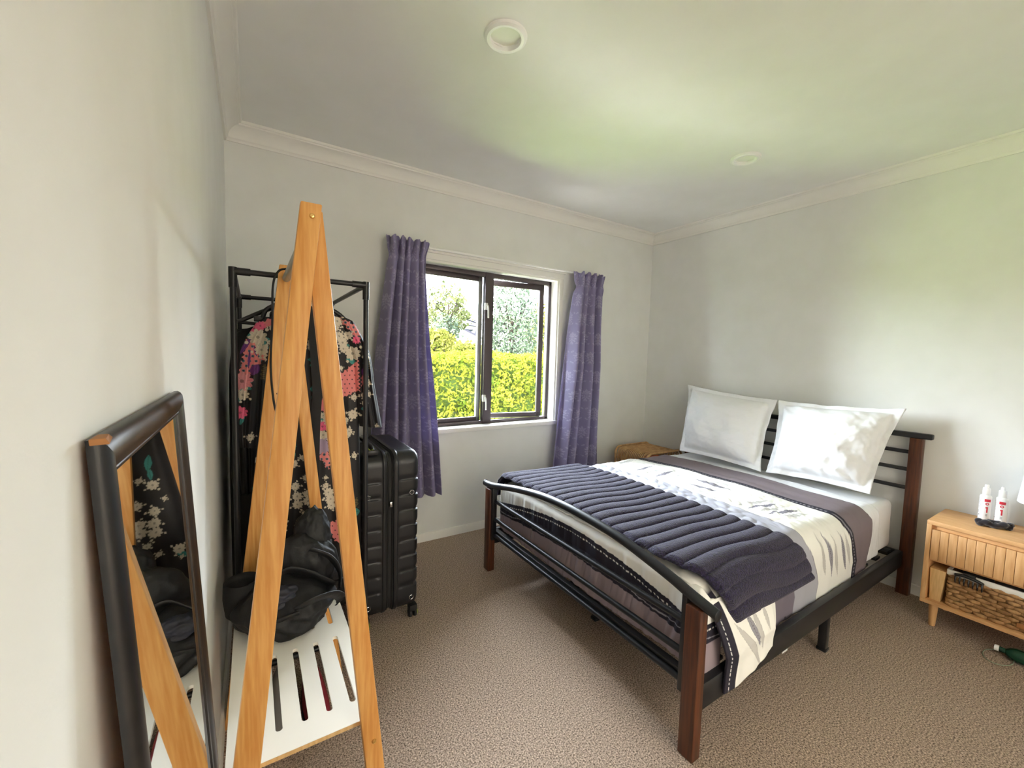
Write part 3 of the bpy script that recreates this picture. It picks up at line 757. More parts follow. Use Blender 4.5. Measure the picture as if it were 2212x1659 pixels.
def prism(poly, z0, z1):
    n = len(poly); V = [(x, y, z0) for x, y in poly] + [(x, y, z1) for x, y in poly]
    return np.array(V), [tuple(range(n))[::-1], tuple(range(n, 2*n))] + [(i, (i+1) % n, n+(i+1) % n, n+i) for i in range(n)]
SX0, SX1, SY0, SY1, SZ0, SZ1 = .034, .336, -1.666, -1.024, .409, .418
sc = [.080, .133, .186, .239, .292]; sw = .0072
edges = [SX0] + [v for c in sc for v in (c-sw, c+sw)] + [SX1]
bits = []
for i in range(0, len(edges), 2): bits.append(box(edges[i], edges[i+1], SY0, SY1, SZ0, SZ1))
rowsy = [(-1.602, -1.330), (-1.262, -1.075)]
def arcp(c, y, s):   # concave half circle notch
    return [(c + sw*math.cos(a), y + s*sw*math.sin(a)) for a in np.linspace(0, math.pi, 9)]
for c in sc:
    bits.append(prism([(c-sw, SY0), (c+sw, SY0)] + [(c+sw*math.cos(a), rowsy[0][0]-sw*math.sin(a)+sw) for a in np.linspace(0, math.pi, 9)], SZ0, SZ1))
    up = [(c+sw*math.cos(a), rowsy[0][1]+sw*math.sin(a)-sw) for a in np.linspace(math.pi, 0, 9)]
    dn = [(c+sw*math.cos(a), rowsy[1][0]-sw*math.sin(a)+sw) for a in np.linspace(0, math.pi, 9)]
    bits.append(prism(up + dn, SZ0, SZ1))
    bits.append(prism([(c+sw*math.cos(a), rowsy[1][1]+sw*math.sin(a)-sw) for a in np.linspace(math.pi, 0, 9)] + [(c+sw, SY1), (c-sw, SY1)], SZ0, SZ1))
sh = part('shelf', join(*bits), MT['shelf'], br, False, label='white slotted shelf board')
part('edge_band', box(SX0, SX1, SY0-.0012, SY0, SZ0, SZ1-.0005), MT['tan'], sh, False)
part('shelf_bearer', rbox(.045, .33, -1.0245, -1.00, .386, .4085, .002), MT['bamboo'], br)

# ---- shoes under the shelf
def shoe(x, y, ang, L=.25, W=.085, up=None):
    n = 26; rows = []
    for i in range(n):
        t = i/(n-1); yy = -L/2+L*t; w = W/2*(np.sin(np.pi*np.clip(t*.93+.05, 0, 1))**.35)*(.82+.22*t)
        h = .095*(1-t)**.7*(t < 2)+.040 if t > .25 else .115
        ring = []
        for a in np.linspace(0, math.pi, 13): ring.append((w*math.cos(a), yy, .02 + h*math.sin(a)**.7))
        rows.append(ring)
    V, F = grid(rows); V, F = V + 0, F + [tuple(range(13)), tuple(range((n-1)*13, n*13))[::-1]]
    sole = []
    for zz, k in ((0, .97), (.004, 1.04), (.02, 1.05), (.024, 1.0)):
        loop = [(W/2*k*(np.sin(np.pi*np.clip(t*.93+.05, 0, 1))**.35)*(.82+.22*t), -L/2*k+L*k*t, zz) for t in np.linspace(0, 1, 16)]
        sole.append(loop + [(-p[0], p[1], p[2]) for p in loop[::-1]])
    Vs, Fs = grid(sole, closed=True); Fs += [tuple(range(32))[::-1], tuple(range(96, 128))]
    c = np.array([0, 0, 0]); off = np.array([x, y, 0])
    a, b = rotz((V, F), ang, c), rotz((Vs, Fs), ang, c)
    return (a[0]+off, a[1]), (b[0]+off, b[1])
for (x, y, a, mt, lab) in ((.15, -1.092, 3.05, 'grey', 'grey and red shoe under the slotted shelf, nearer the mirror'), (.265, -1.092, 3.2, 'red', 'dark red shoe under the slotted shelf, nearer the suitcase')):
    u_, s_ = shoe(x, y, a); t = thing('shoe', (x, y, 0), lab, 'shoe', 'shoes under the rack shelf')
    part('upper', u_, MT[mt], t); part('sole', s_, MT['red'] if mt == 'grey' else MT['rubber'], t)

# ================================================================== black tube garment rack
gr = thing('garment_rack', (.255, -.515, 0), 'black tubular freestanding garment rack in the corner', 'garment rack')
gx0, gx1, gy0, gy1, gz = .042, .470, -.930, -.105, 1.532
for x in (gx0, gx1):
    for y in (gy0, gy1):
        part('post', tube([(x, y, .0), (x, y, gz)], .0095, 12), MT['blackm'], gr)
        for zc in (gz, .12):
            c = [tube([(x, y, zc-.055), (x, y, zc+.0125)], .0125, 12), tube([(x, y, zc), (x+(.05 if x == gx0 else -.05), y, zc)], .0125, 12), tube([(x, y, zc), (x, y+(.05 if y == gy0 else -.05), zc)], .0125, 12)]
            part('connector', join(*c), MT['blackp'], gr)
for z in (gz, .12):
    for y in (gy0, gy1): part('cross_rail', tube([(gx0, y, z), (gx1, y, z)], .0095, 12), MT['blackm'], gr)
    for x in (gx0, gx1): part('side_rail', tube([(x, gy0, z), (x, gy1, z)], .0095, 12), MT['blackm'], gr)
part('hanging_rod', tube([(.262, gy0, gz), (.262, gy1, gz)], .0095, 12), MT['blackm'], gr)

def hanger(y, lab, tipL=(.050, 1.370), tipR=(.470, 1.352)):
    h = thing('coat_hanger', (.262, y, 1.36), lab, 'hanger', 'black plastic hangers')
    nk = (.262, y, 1.470)
    part('hook', tube(smooth_path([nk, (.262, y, 1.505), (.276, y, 1.530), (.262, y, 1.5475), (.247, y, 1.534)], 6), .003, 8), MT['chrome'], h)
    L, Rr = (tipL[0], y, tipL[1]), (tipR[0], y, tipR[1])
    part('shoulder_bar', join(tube(smooth_path([L, (.15, y, 1.425), nk, (.37, y, 1.425), Rr], 8), .008, 10), tube([L, Rr], .006, 10),
                              *[rbox(.10+k*.05, .128+k*.05, y-.004, y+.004, 1.375+k*.012, 1.392+k*.018, .002) for k in range(2)]), MT['blackp'], h)
    return h

# ---- garments
MOT = [('pink',[(0.091,1.353),(0.171,1.394),(0.187,1.389),(0.171,1.361),(0.127,1.349),(0.094,1.333)]),('cream',[(0.078,1.352),(0.093,1.353),(0.087,1.326),(0.078,1.311)]),('wing',[(0.078,1.306),(0.101,1.298),(0.133,1.275),(0.13,1.239),(0.112,1.221),(0.094,1.191),(0.052,1.18),(0.063,1.232)]),('wing',[(0.375,1.404),(0.455,1.37),(0.451,1.307),(0.411,1.357)]),('wing2',[(0.368,1.182),(0.404,1.2),(0.431,1.225),(0.446,1.246),(0.452,1.121),(0.421,1.106),(0.388,1.094),(0.368,1.091)]),('pink',[(0.458,1.175),(0.476,1.193),(0.486,1.175),(0.46,1.135)]),('cream',[(0.468,1.286),(0.486,1.283),(0.489,1.251),(0.469,1.247)]),('olive',[(0.465,1.247),(0.491,1.251),(0.495,1.204),(0.472,1.218)]),('pink',[(0.314,1.086),(0.328,1.096),(0.326,1.04),(0.31,1.045)]),('wing',[(0.301,0.874),(0.333,0.892),(0.346,0.863),(0.338,0.814)]),('wing2',[(0.322,0.587),(0.368,0.612),(0.4,0.508),(0.363,0.527)]),('olive',[(0.045,0.73),(0.058,0.722),(0.069,0.664),(0.049,0.678)]),('olive',[(0.432,0.681),(0.451,0.678),(0.451,0.637),(0.435,0.646)]),('lilac',[(0.304,0.939),(0.329,0.948),(0.343,0.886),(0.301,0.879)]),('cream',[(0.033,1.001),(0.047,1.015),(0.043,0.944),(0.036,0.956)]),('olive',[(0.117,1.185),(0.13,1.227),(0.14,1.215),(0.135,1.167),(0.119,1.164)]),('cream',[(0.128,1.281),(0.139,1.275),(0.135,1.233),(0.128,1.239)]),('purple',0.074,1.285,0.0362,0.0072,60),('purple',0.084,1.238,0.0321,0.004,85),('purple',0.103,1.268,0.0201,0.004,100),('purple',0.101,1.203,0.0221,0.0141,60),('purple',0.038,1.066,0.0161,0.0161,0),('purple',0.469,1.193,0.0107,0.0193,10),('teal',0.092,1.325,0.0221,0.0121,-20),('teal',0.123,1.29,0.0241,0.0141,-30),('teal',0.13,1.308,0.0181,0.0088,10),('teal',0.079,1.159,0.0181,0.0088,20),('teal',0.075,1.14,0.0161,0.008,-20),('teal',0.059,1.13,0.0121,0.0088,0),('teal',0.048,1.097,0.01,0.01,0),('teal',0.037,1.015,0.0141,0.0121,40),('teal',0.061,1.029,0.0201,0.006,70),('teal',0.406,1.294,0.0129,0.0086,30),('teal',0.418,1.246,0.015,0.0064,10),('teal',0.428,1.235,0.0107,0.0107,0),('teal',0.287,1.238,0.0215,0.0077,-10),('teal',0.294,1.219,0.0215,0.0094,0),('teal',0.292,1.131,0.0193,0.015,0),('teal',0.298,1.104,0.0215,0.015,20),('teal',0.469,1.048,0.0107,0.0077,0),('teal',0.472,1.229,0.0107,0.0077,0),('teal',0.315,1.006,0.0129,0.0077,0),('teal',0.218,0.925,0.0268,0.0094,100),('teal',0.443,0.621,0.0167,0.0167,0),('teal',0.172,0.601,0.0201,0.0094,40),('teal',0.081,0.77,0.0134,0.0067,30),('teal',0.059,0.651,0.0167,0.0121,30),('teal',0.218,0.888,0.0201,0.0067,90),('hot',0.1,1.346,0.0221),('hot',0.119,1.356,0.0181),('hot',0.055,1.053,0.0261),('hot',0.438,1.32,0.0172),('hot',0.309,1.126,0.0172),('hot',0.318,0.985,0.0236),('pinkf',0.062,1.162,0.0382),('white',0.111,1.316,0.0382),('white',0.063,1.115,0.0261),('white',0.155,1.351,0.0141),('white',0.121,1.272,0.0281),('white',0.145,1.299,0.0113),('white',0.372,1.386,0.0257),('white',0.365,1.36,0.018),('white',0.378,1.331,0.0236),('white',0.409,1.336,0.0215),('white',0.391,1.308,0.0257),('white',0.428,1.267,0.0365),('white',0.394,1.284,0.0215),('white',0.287,1.347,0.0257),('white',0.281,1.28,0.0215),('white',0.296,1.27,0.0193),('white',0.302,1.196,0.0172),('white',0.435,1.093,0.0163),('white',0.431,1.024,0.0257),('white',0.404,1.004,0.015),('white',0.414,0.953,0.0193),('white',0.486,1.149,0.0137),('white',0.488,1.106,0.0137),('white',0.467,1.103,0.015),('white',0.469,1.072,0.012),('white',0.32,0.952,0.0236),('white',0.32,1.027,0.0172),('white',0.519,0.975,0.0086),('white',0.269,1.399,0.0094),('white',0.281,1.387,0.0077),('white',0.385,1.21,0.0107),('white',0.432,1.027,0.0201),('white',0.416,0.957,0.0188),('white',0.217,0.851,0.0214),('white',0.246,0.874,0.0121),('white',0.259,0.797,0.0167),('white',0.224,0.764,0.0201),('white',0.23,0.725,0.0228),('white',0.23,0.693,0.0228),('white',0.264,0.736,0.0201),('white',0.264,0.709,0.0228),('white',0.338,0.725,0.0255),('white',0.345,0.696,0.0255),('white',0.348,0.67,0.0214),('white',0.328,0.754,0.0147),('white',0.254,0.661,0.0147),('white',0.232,0.619,0.0121),('white',0.179,0.621,0.0228),('white',0.073,0.893,0.0174),('white',0.062,0.747,0.0147),('white',0.084,0.965,0.0174),('white',0.095,0.873,0.0121),('white',0.437,0.856,0.0147),('white',0.328,0.785,0.0094),('white',0.194,0.8,0.0094),('white',0.176,0.592,0.008),('white',0.329,1.008,0.0134)]
def inpoly(px, pz, poly):
    ins = np.zeros(px.shape, bool); n = len(poly); j = n-1
    for i in range(n):
        xi, zi = poly[i]; xj, zj = poly[j]
        c = ((zi > pz) != (zj > pz)) & (px < (xj-xi)*(pz-zi)/((zj-zi) or 1e-9)+xi); ins ^= c; j = i
    return ins
RC = {k: np.array(lin(v)) for k, v in dict(pink=(224, 128, 132), cream=(206, 190, 164), wing=(226, 132, 130), wing2=(226, 132, 130), olive=(110, 100, 62), lilac=(170, 150, 176), purple=(104, 48, 120), teal=(58, 140, 134), hot=(236, 102, 140), pinkf=(226, 150, 156), white=(214, 202, 182), dot=(60, 110, 128), dk=(40, 26, 34), base=(25, 23, 26)).items()}
def robe_print(x, z):
    sh_ = x.shape; x = x.ravel(); z = z.ravel(); c = np.tile(RC['base'], (len(x), 1))
    for mo in MOT:
        k = mo[0]
        if isinstance(mo[1], list):
            m_ = inpoly(x + .003*np.sin(z*420), z + .003*np.sin(x*390), mo[1]); c[m_] = RC[k]
            if k in ('wing', 'wing2'):
                gx, gz_ = (x/.019 + .5*(np.floor(z/.017) % 2)) % 1 - .5, (z/.017) % 1 - .5
                d = np.hypot(gx*.019, gz_*.017); c[m_ & (d < (.0046 if k == 'wing' else .0027))] = RC['dot'] if k == 'wing' else RC['dk']
                if k == 'wing': c[m_ & (d < .0022)] = RC['dk']
            if k == 'olive': c[m_ & (np.sin(z*900+x*200) > .2)] = RC['dk']
        elif k in ('teal', 'purple'):
            _, cx_, cz_, l, w, a = mo; a = math.radians(a); dx, dz = x-cx_, z-cz_
            p, q = dx*math.cos(a)+dz*math.sin(a), -dx*math.sin(a)+dz*math.cos(a)
            t = np.clip((p/l+1)/2, 0, 1); m_ = (np.abs(p) < l) & (np.abs(q) < w*np.sin(np.pi*t)**.8); c[m_] = RC[k]
            c[m_ & (np.abs(q) < .0008)] = RC[k]*.55
        else:
            _, cx_, cz_, r = mo; r *= .78 if k == 'white' else .9; dx, dz = x-cx_, z-cz_; rr = np.hypot(dx, dz); th = np.arctan2(dz, dx); npet = 5 if r < .011 else 9
            lob = r*(.70+.30*np.abs(np.cos(npet/2*th+cx_*40))); m_ = rr < lob; c[m_] = RC[k]
            c[m_ & (np.abs(np.sin(npet/2*th+cx_*40)) < .10) & (rr > .25*r)] = RC[k]*.72
            c[m_ & (rr < .18*r)] = RC[k]*.45
            if k == 'white':
                for s in range(4):
                    a = cx_*90+s*1.7; d = np.hypot(dx-1.35*r*math.cos(a), dz-1.25*r*math.sin(a)); c[d < .18*r+.0006] = RC[k]
    return c.reshape(*sh_, 3)
def sheet_pair(Lf, Rf, yf, yb, nr, nc, fold, seed, prn=None, zr=0.):
    """garment panel: closed front and back cloth between left and right edge polylines given per row as (x, z)"""
    s = np.linspace(0, 1, nc); Lf, Rf = np.array(Lf), np.array(Rf)
    x = Lf[:, None, 0] + (Rf-Lf)[:, None, 0]*s; z = Lf[:, None, 1] + (Rf-Lf)[:, None, 1]*s
    bul = np.sin(np.pi*s)**.5; t = np.linspace(0, 1, nr)[:, None]
    fo = fold*(np.sin(2*np.pi*(s*3.3+.2*np.sin(3*t+seed))+seed) + .5*np.sin(2*np.pi*s*6.1+seed*2+2*t))*np.clip(t*2.5, .1, 1)
    fo = fo + .5*fold*wob(np.stack([x*2, x*0, z], -1), 14, seed+60, 2)
    ym = (yf+yb)/2
    front = np.stack([x, ym + (yf-ym)*bul + fo*bul, z], -1); back = np.stack([x, ym + (yb-ym)*bul + fo*bul*.6, z], -1)
    V1, F1 = grid(front, flip=False); V2, F2 = grid(back, flip=True); k = nr*nc
    V = np.concatenate([V1, V2]); F = F1 + [tuple(i+k for i in q) for q in F2]
    rim = list(range(nc)) + [i*nc+nc-1 for i in range(1, nr)] + [(nr-1)*nc+j for j in range(nc-2, -1, -1)] + [i*nc for i in range(nr-2, 0, -1)]
    for i in range(len(rim)):
        p, q = rim[i], rim[(i+1) % len(rim)]; F.append((p, p+k, q+k, q))
    cols = None
    if prn is not None:
        c1 = prn(x, z); cols = np.concatenate([c1.reshape(-1, 3), np.tile(RC['base'], (k, 1))])
    return (V, F), cols
def edge(pts, n):
    P = np.array(smooth_path([(a, 0, b) for a, b in pts], 12))[:, [0, 2]]; d = np.r_[0, np.cumsum(np.hypot(*np.diff(P, axis=0).T))]
    s = np.linspace(0, d[-1], n); return np.stack([np.interp(s, d, P[:, 0]), np.interp(s, d, P[:, 1])], 1)
robe_m = attr_mat('printed_satin', .62)
rb = thing('robe', (.275, -.87, .40), 'black satin robe printed with blossoms and pink feathers on a hanger', 'robe')
nr, nc = 400, 190
Lb = edge([(.150, 1.402), (.125, 1.25), (.115, 1.05), (.085, .75), (.066, .42)], nr); Rb = edge([(.405, 1.402), (.445, 1.28), (.455, 1.05), (.462, .75), (.466, .44)], nr)
g, c = sheet_pair(Lb, Rb, -.908, -.842, nr, nc, .010, 2, robe_print)
V = g[0]; t_ = np.repeat(np.linspace(0, 1, nr), nc); t_ = np.concatenate([t_, t_]); lift = np.clip(1-t_*6, 0, 1)*(.066*np.exp(-((V[:, 0]-.272)/.06)**2)); V[:, 2] += lift
part('body', (V, g[1]), robe_m, rb, True, cols=c)
nl = 230
for side, (E0, E1) in enumerate((([(.105, 1.365), (.062, 1.28), (.040, 1.14), (.031, 1.00), (.040, .930)], [(.185, 1.412), (.150, 1.27), (.140, 1.10), (.132, .99), (.118, .925)]),
                                 ([(.375, 1.412), (.425, 1.27), (.440, 1.12), (.450, 1.02), (.458, .975)], [(.435, 1.390), (.494, 1.275), (.518, 1.13), (.536, 1.03), (.548, .965)]))):
    a, b = edge(E0, nl), edge(E1, nl)
    g, c = sheet_pair(a, b, -.913, -.848, nl, 74, .006, 5+side, robe_print)
    part('sleeve', g, robe_m, rb, True, cols=c)
part('collar', ribbon(smooth_path([(.232, -.905, 1.425), (.250, -.918, 1.452), (.285, -.922, 1.36), (.300, -.924, 1.20), (.290, -.924, 1.00), (.285, -.922, .80)], 10), (1, 0, 0), .034, .004), MT['coat'], rb)
part('tie_belt', ribbon(smooth_path([(.268, -.926, 1.46), (.272, -.932, 1.35), (.280, -.934, 1.22), (.288, -.932, 1.07)], 8), (1, 0, .1), .010, .003), MT['coat'], rb)
hanger(-.876, 'black hanger carrying the floral robe on the garment rack', (.125, 1.385), (.415, 1.385))
hanger(-.800, 'black slotted hanger just behind the robe, its left arm showing')
def coat(y, lab, x0, x1, zs, zb, mt, seed, dep=.035, cat='coat'):
    cth = thing('coat', ((x0+x1)/2, y, zb), lab, cat, 'dark clothes behind the robe'); xm = .262
    L = edge([(max(x0+.03, .03), zs), (x0+.012, zs-.06), (x0+.002, zs-.4), (x0, (zs+zb)/2-.1), (x0+.004, zb)], 120); Rr = edge([(x1-.03, zs), (x1-.012, zs-.06), (x1-.004, zs-.4), (x1-.01, (zs+zb)/2-.1), (x1-.012, zb)], 120)
    g, _ = sheet_pair(L, Rr, y-dep, y+dep, 120, 70, .010, seed); V = g[0]
    t_ = np.repeat(np.linspace(0, 1, 120), 70); t_ = np.concatenate([t_, t_]); V[:, 2] += np.clip(1-t_*7, 0, 1)*.09*np.exp(-((V[:, 0]-xm)/.11)**2)
    part('body', (V, g[1]), mt, cth, True)
    a, b = edge([(x0+.03, zs-.01), (x0+.006, zs-.15), (x0+.004, zs-.5), (x0+.012, zs-.62)], 70), edge([(x0+.10, zs+.02), (x0+.10, zs-.15), (x0+.095, zs-.5), (x0+.09, zs-.62)], 70)
    g, _ = sheet_pair(a, b, y-dep-.022, y-.004, 70, 30, .006, seed+1); part('sleeve', g, mt, cth, True)
    return cth
coat(-.735, 'long black coat hanging directly behind the robe, reaching lowest of the coats', .016, .455, 1.345, .16, MT['leather'], 12)
coat(-.600, 'black coat second behind the robe on the garment rack', .010, .452, 1.34, .30, MT['coat'], 17, .045)
coat(-.440, 'black coat third behind the robe on the garment rack', .012, .448, 1.33, .34, MT['coat'], 23, .045)
coat(-.270, 'black coat nearest the window wall on the garment rack', .014, .446, 1.33, .36, MT['coat'], 29, .045)

# ---- thin black cable dangling from the bamboo rail
solo('cable', tube(smooth_path([(.193, -1.13, 1.5275), (.165, -1.13, 1.515), (.150, -1.13, 1.470), (.147, -1.13, 1.36), (.141, -1.13, 1.22), (.150, -1.13, 1.10), (.165, -1.13, 1.07), (.170, -1.13, 1.10), (.158, -1.13, 1.14)], 10), .0032, 8), MT['rubber'],
     'thin black cable looped over the bamboo rack rail', 'cable')

# ---- black bag heap on the shelf
def blob(c, r, seed, amp=.16, freq=2.2, n=44, flat=None, pw=1.0):
    th = np.linspace(0.001, math.pi-.001, n)[:, None]; ph = np.linspace(0, 2*math.pi, 2*n, endpoint=False)[None, :]
    d = np.stack([np.sin(th)*np.cos(ph), np.sin(th)*np.sin(ph), np.cos(th)+0*ph], -1)
    k = 1+amp*wob(d, freq, seed, 3) - amp*.5*np.abs(wob(d*1.7, freq*1.8, seed+2, 2))
    dd = np.sign(d)*np.abs(d)**pw
    P = np.array(c) + dd*np.array(r)*k[..., None]
    if flat is not None: P[..., 2] = np.where(P[..., 2] < flat, flat + (P[..., 2]-flat)*.02, P[..., 2])
    return grid(P, closed=True)
bg_ = thing('shoulder_bag', (.18, -1.17, .4185), 'slouched black bag with straps lying on the white shelf', 'bag')
part('body', join(blob((.170, -1.185, .480), (.150, .135, .085), 3, .20, 2.6, flat=.419), blob((.235, -1.13, .555), (.098, .075, .115), 8, .22, 2.8)), MT['nylon'], bg_, True)
part('flap', blob((.262, -1.105, .645), (.060, .045, .095), 19, .2, 3.0), MT['nylon'], bg_, True)
part('side_pouch', join(lathe([(.030, .0), (.046, .02), (.052, .07), (.050, .12), (.047, .122), (.044, .10), (.030, .05), (.0001, .045)], (.058, -1.13, .440), 28)), MT['coat'], bg_, True)
part('lining', blob((.150, -1.235, .540), (.052, .052, .030), 26, .3, 3.0), MT['denim'], bg_, True)
for pth, w in (([(.10, -1.25, .56), (.17, -1.215, .600), (.24, -1.22, .575), (.300, -1.215, .525), (.335, -1.17, .50)], .030),
               ([(.19, -1.30, .515), (.24, -1.305, .535), (.295, -1.275, .520), (.325, -1.235, .480), (.325, -1.21, .450)], .032),
               ([(.24, -1.19, .64), (.30, -1.19, .60), (.328, -1.20, .55), (.322, -1.235, .51)], .026),
               ([(.12, -1.30, .49), (.16, -1.31, .505), (.20, -1.31, .510)], .022)):
    part('strap', ribbon(smooth_path(pth, 10), (.2, -.55, .8), w, .003), MT['nylon'], bg_, True)

# ---- suitcase
sc_ = thing('suitcase', (.62, -.52, 0), 'black hard-shell suitcase with ribbed sides beside the clothes rack', 'suitcase')
SYC, SZC, SA, SB = -.52, .440, .25, .382
def rrect(a, b, r, nside=150):
    pts = []
    def arc_(cy0, cz0, a0): return [(cy0+r*math.cos(a0+math.pi/2*k/10), cz0+r*math.sin(a0+math.pi/2*k/10)) for k in range(11)]
    z = np.linspace(-(b-r), b-r, nside)
    pts += [(a, v) for v in z[1:-1]]; pts += arc_(a-r, b-r, 0)
    pts += [(v, b) for v in np.linspace(a-r, -(a-r), 20)[1:-1]]; pts += arc_(-(a-r), b-r, math.pi/2)
    pts += [(-a, v) for v in z[::-1][1:-1]]; pts += arc_(-(a-r), -(b-r), math.pi)
    pts += [(v, -b) for v in np.linspace(-(a-r), a-r, 20)[1:-1]]; pts += arc_(a-r, -(b-r), 3*math.pi/2)
    return np.array(pts)
ribz = [.690-.0735*k for k in range(8)]
def shell(xs, xo):
    sgn = 1 if xo > xs else -1; D = abs(xo-xs)
    rows = []
    prof_ = [(0, .010), (0, .0), (.006, -.003), (.014, -.003), (.018, .001), (.020, .0015)] + [(.024 + (D-.054)*k/6, .002) for k in range(7)]
    for k in range(1, 8): prof_.append((D-.030+.030*math.sin(math.pi/2*k/7), .002+.030*(1-math.cos(math.pi/2*k/7))))
    for ins in (.05, .08, .12, .16, .2, .235): prof_.append((D+.001, ins))
    base = rrect(SA, SB, .06)
    for i, (dx, ins) in enumerate(prof_):
        r = max(.06-ins, .012); P = rrect(SA-ins, SB-ins, r)
        y = SYC+P[:, 0]; z = SZC+P[:, 1]; x = np.full(len(P), xs+sgn*dx)
        if dx > .022:
            wgt = min(1, (dx-.022)/.012)
            for rz in ribz:
                d = (z-rz)/.010; gprof = np.where(d < 0, np.exp(-(d/.35)**2), np.exp(-(d/1.5)**2))*.0055*wgt
                if ins < .04:
                    ny = np.where(np.abs(P[:, 0]) > SA-.06, np.sign(P[:, 0]), 0); y = y - ny*gprof
                if dx > D-.02: x = x - sgn*gprof*.9
        rows.append(np.stack([x, y, z], -1))
    V, F = grid(np.array(rows), closed=True); n = len(base); k = (len(rows)-1)*n
    F.append(tuple(range(k, k+n))); return V, F
part('shell', shell(.600, .490), MT['shell'], sc_); part('shell', shell(.634, .754), MT['shell'], sc_)
pz = [rrect(SA-i, SB-i, .055) for i in (.007, .004, .009, .009, .004, .007)]
part('zip_band', grid(np.array([np.stack([np.full(len(p), x), SYC+p[:, 0], SZC+p[:, 1]], -1) for p, x in zip(pz, (.599, .606, .611, .623, .628, .635))]), closed=True), MT['rubber'], sc_)
part('zip_pull', rbox(.612, .624, -.781, -.766, .575, .60, .003), MT['chrome'], sc_)
for (x, z) in ((.519, .630), (.716, .627), (.718, .118), (.519, .118)):
    part('rivet', join(lathe([(.0001, -.004), (.011, -.004), (.0135, -.002), (.0135, .004)], (x, SYC-SA+.002, z), 20, 'y')), MT['shell'], sc_)
    part('rivet_ring', tube([(x+.0098*math.cos(a), SYC-SA-.0022, z+.0098*math.sin(a)) for a in np.linspace(0, 2*math.pi, 24, endpoint=False)], .0014, 6, closed=True), MT['chrome'], sc_)
hn = part('handle', join(rbox(.520, .566, -.755, -.70, .815, .838, .006), rbox(.520, .566, -.50, -.45, .815, .838, .006), tube(smooth_path([(.543, -.735, .832), (.543, -.69, .848), (.543, -.51, .848), (.543, -.465, .832)], 8), .011, 10)), MT['blackp'], sc_)
for x in (.531, .543): part('stripe', rbox(x-.0022, x+.0022, -.748, -.69, .8385, .8395 if x < .54 else .8395, .0003), MT['lime'], hn)
for (x, y) in ((.735, -.740), (.510, -.740), (.735, -.30), (.510, -.30)):
    w_ = part('wheel', join(lathe([(.0001, -.008), (.015, -.008), (.020, -.005), (.0215, 0), (.020, .005), (.015, .008), (.0001, .008)], (x-.012, y, .0215), 20, 'x'), lathe([(.0001, -.008), (.015, -.008), (.020, -.005), (.0215, 0), (.020, .005), (.015, .008), (.0001, .008)], (x+.012, y, .0215), 20, 'x'),
                            rbox(x-.020, x+.020, y-.022, y+.022, .034, .066, .008)), MT['rubber'], sc_)
    part('wheel_rim', tube([(x+.0215, y+.0125*math.cos(a), .0215+.0125*math.sin(a)) for a in np.linspace(0, 2*math.pi, 20, endpoint=False)], .0015, 6, closed=True), MT['lime'], w_)

# ================================================================== leaning mirror
mr = thing('mirror', (.05, -2.03, 0), 'tall dark framed mirror leaning against the left wall', 'mirror')
MY0, MY1, MH = -2.208, -1.812, 1.210
lean = math.atan2(.066, MH)
def mp_(y, s, d):
    xb = .058 - .066*s/MH
    return (xb + d*math.cos(lean) + .0, y, s + d*math.sin(lean))
prf = [(0, 0), (0, .004), (.002, .0075), (.006, .0102), (.012, .0115), (.017, .0112), (.022, .0095), (.026, .0075), (.028, .0065), (.029, .007), (.032, .006), (.033, .003)]
def rect(ins): return [(MY0+ins, ins), (MY1-ins, ins), (MY1-ins, MH-ins), (MY0+ins, MH-ins)]
for sidx in range(4):
    rows = []
    for ins, d in prf:
        rc_ = rect(ins); a, b = rc_[sidx], rc_[(sidx+1) % 4]
        rows.append([mp_(a[0]+(b[0]-a[0])*t, a[1]+(b[1]-a[1])*t, d) for t in np.linspace(0, 1, 12)])
    part('moulding', grid(rows), MT['mframe'], mr)
gl = rect(.031); part('glass', (np.array([mp_(y, s, .0045) for y, s in gl] + [mp_(y, s, .003) for y, s in gl]), [(0, 1, 2, 3), (7, 6, 5, 4), (0, 4, 5, 1), (1, 5, 6, 2), (2, 6, 7, 3), (3, 7, 4, 0)]), MT['mglass'], mr, False)
bk_ = rect(.004); part('backing', (np.array([mp_(y, s, .0025) for y, s in bk_] + [mp_(y, s, .0005) for y, s in bk_]), [(0, 1, 2, 3), (7, 6, 5, 4), (0, 4, 5, 1), (1, 5, 6, 2), (2, 6, 7, 3), (3, 7, 4, 0)]), MT['chip'], mr, False)
part('chipped_corner', bevel(hexa([mp_(MY0-.0006, MH-.004, .002), mp_(MY0-.0006, MH-.004, .013), mp_(MY0+.018, MH-.002, .011), mp_(MY0+.018, MH-.002, .002)], [mp_(MY0-.0006, MH+.0007, .002), mp_(MY0-.0006, MH+.0007, .011), mp_(MY0+.020, MH+.0007, .008), mp_(MY0+.020, MH+.0007, .002)]), .0004, 1), MT['chip'], mr, False)

# ================================================================== bedside table and what is on it
NX0, NX1, NY0, NY1, NZ0, NZ1 = 2.900, 3.212, -2.760, -2.030, .112, .527
ns = thing('bedside_table', (3.05, -2.4, 0), 'pale oak bedside table with a grooved drawer and open shelf', 'bedside table')
part('top', rbox(NX0, NX1, NY0, NY1, NZ1-.020, NZ1, .002), MT['oak'], ns)
part('bottom_panel', rbox(NX0, NX1, NY0, NY1, NZ0, NZ0+.018, .002), MT['oak'], ns)
for y in (NY1-.018, NY0): part('side_panel', rbox(NX0, NX1, y, y+.018, NZ0+.018, NZ1-.020, .002), MT['oakv'], ns)
part('back_panel', rbox(NX1-.010, NX1, NY0+.018, NY1-.018, NZ0+.018, NZ1-.020, .001), MT['oak'], ns)
part('divider', rbox(NX0+.02, NX1-.01, NY0+.018, NY1-.018, .325, .337, .001), MT['oak'], ns)
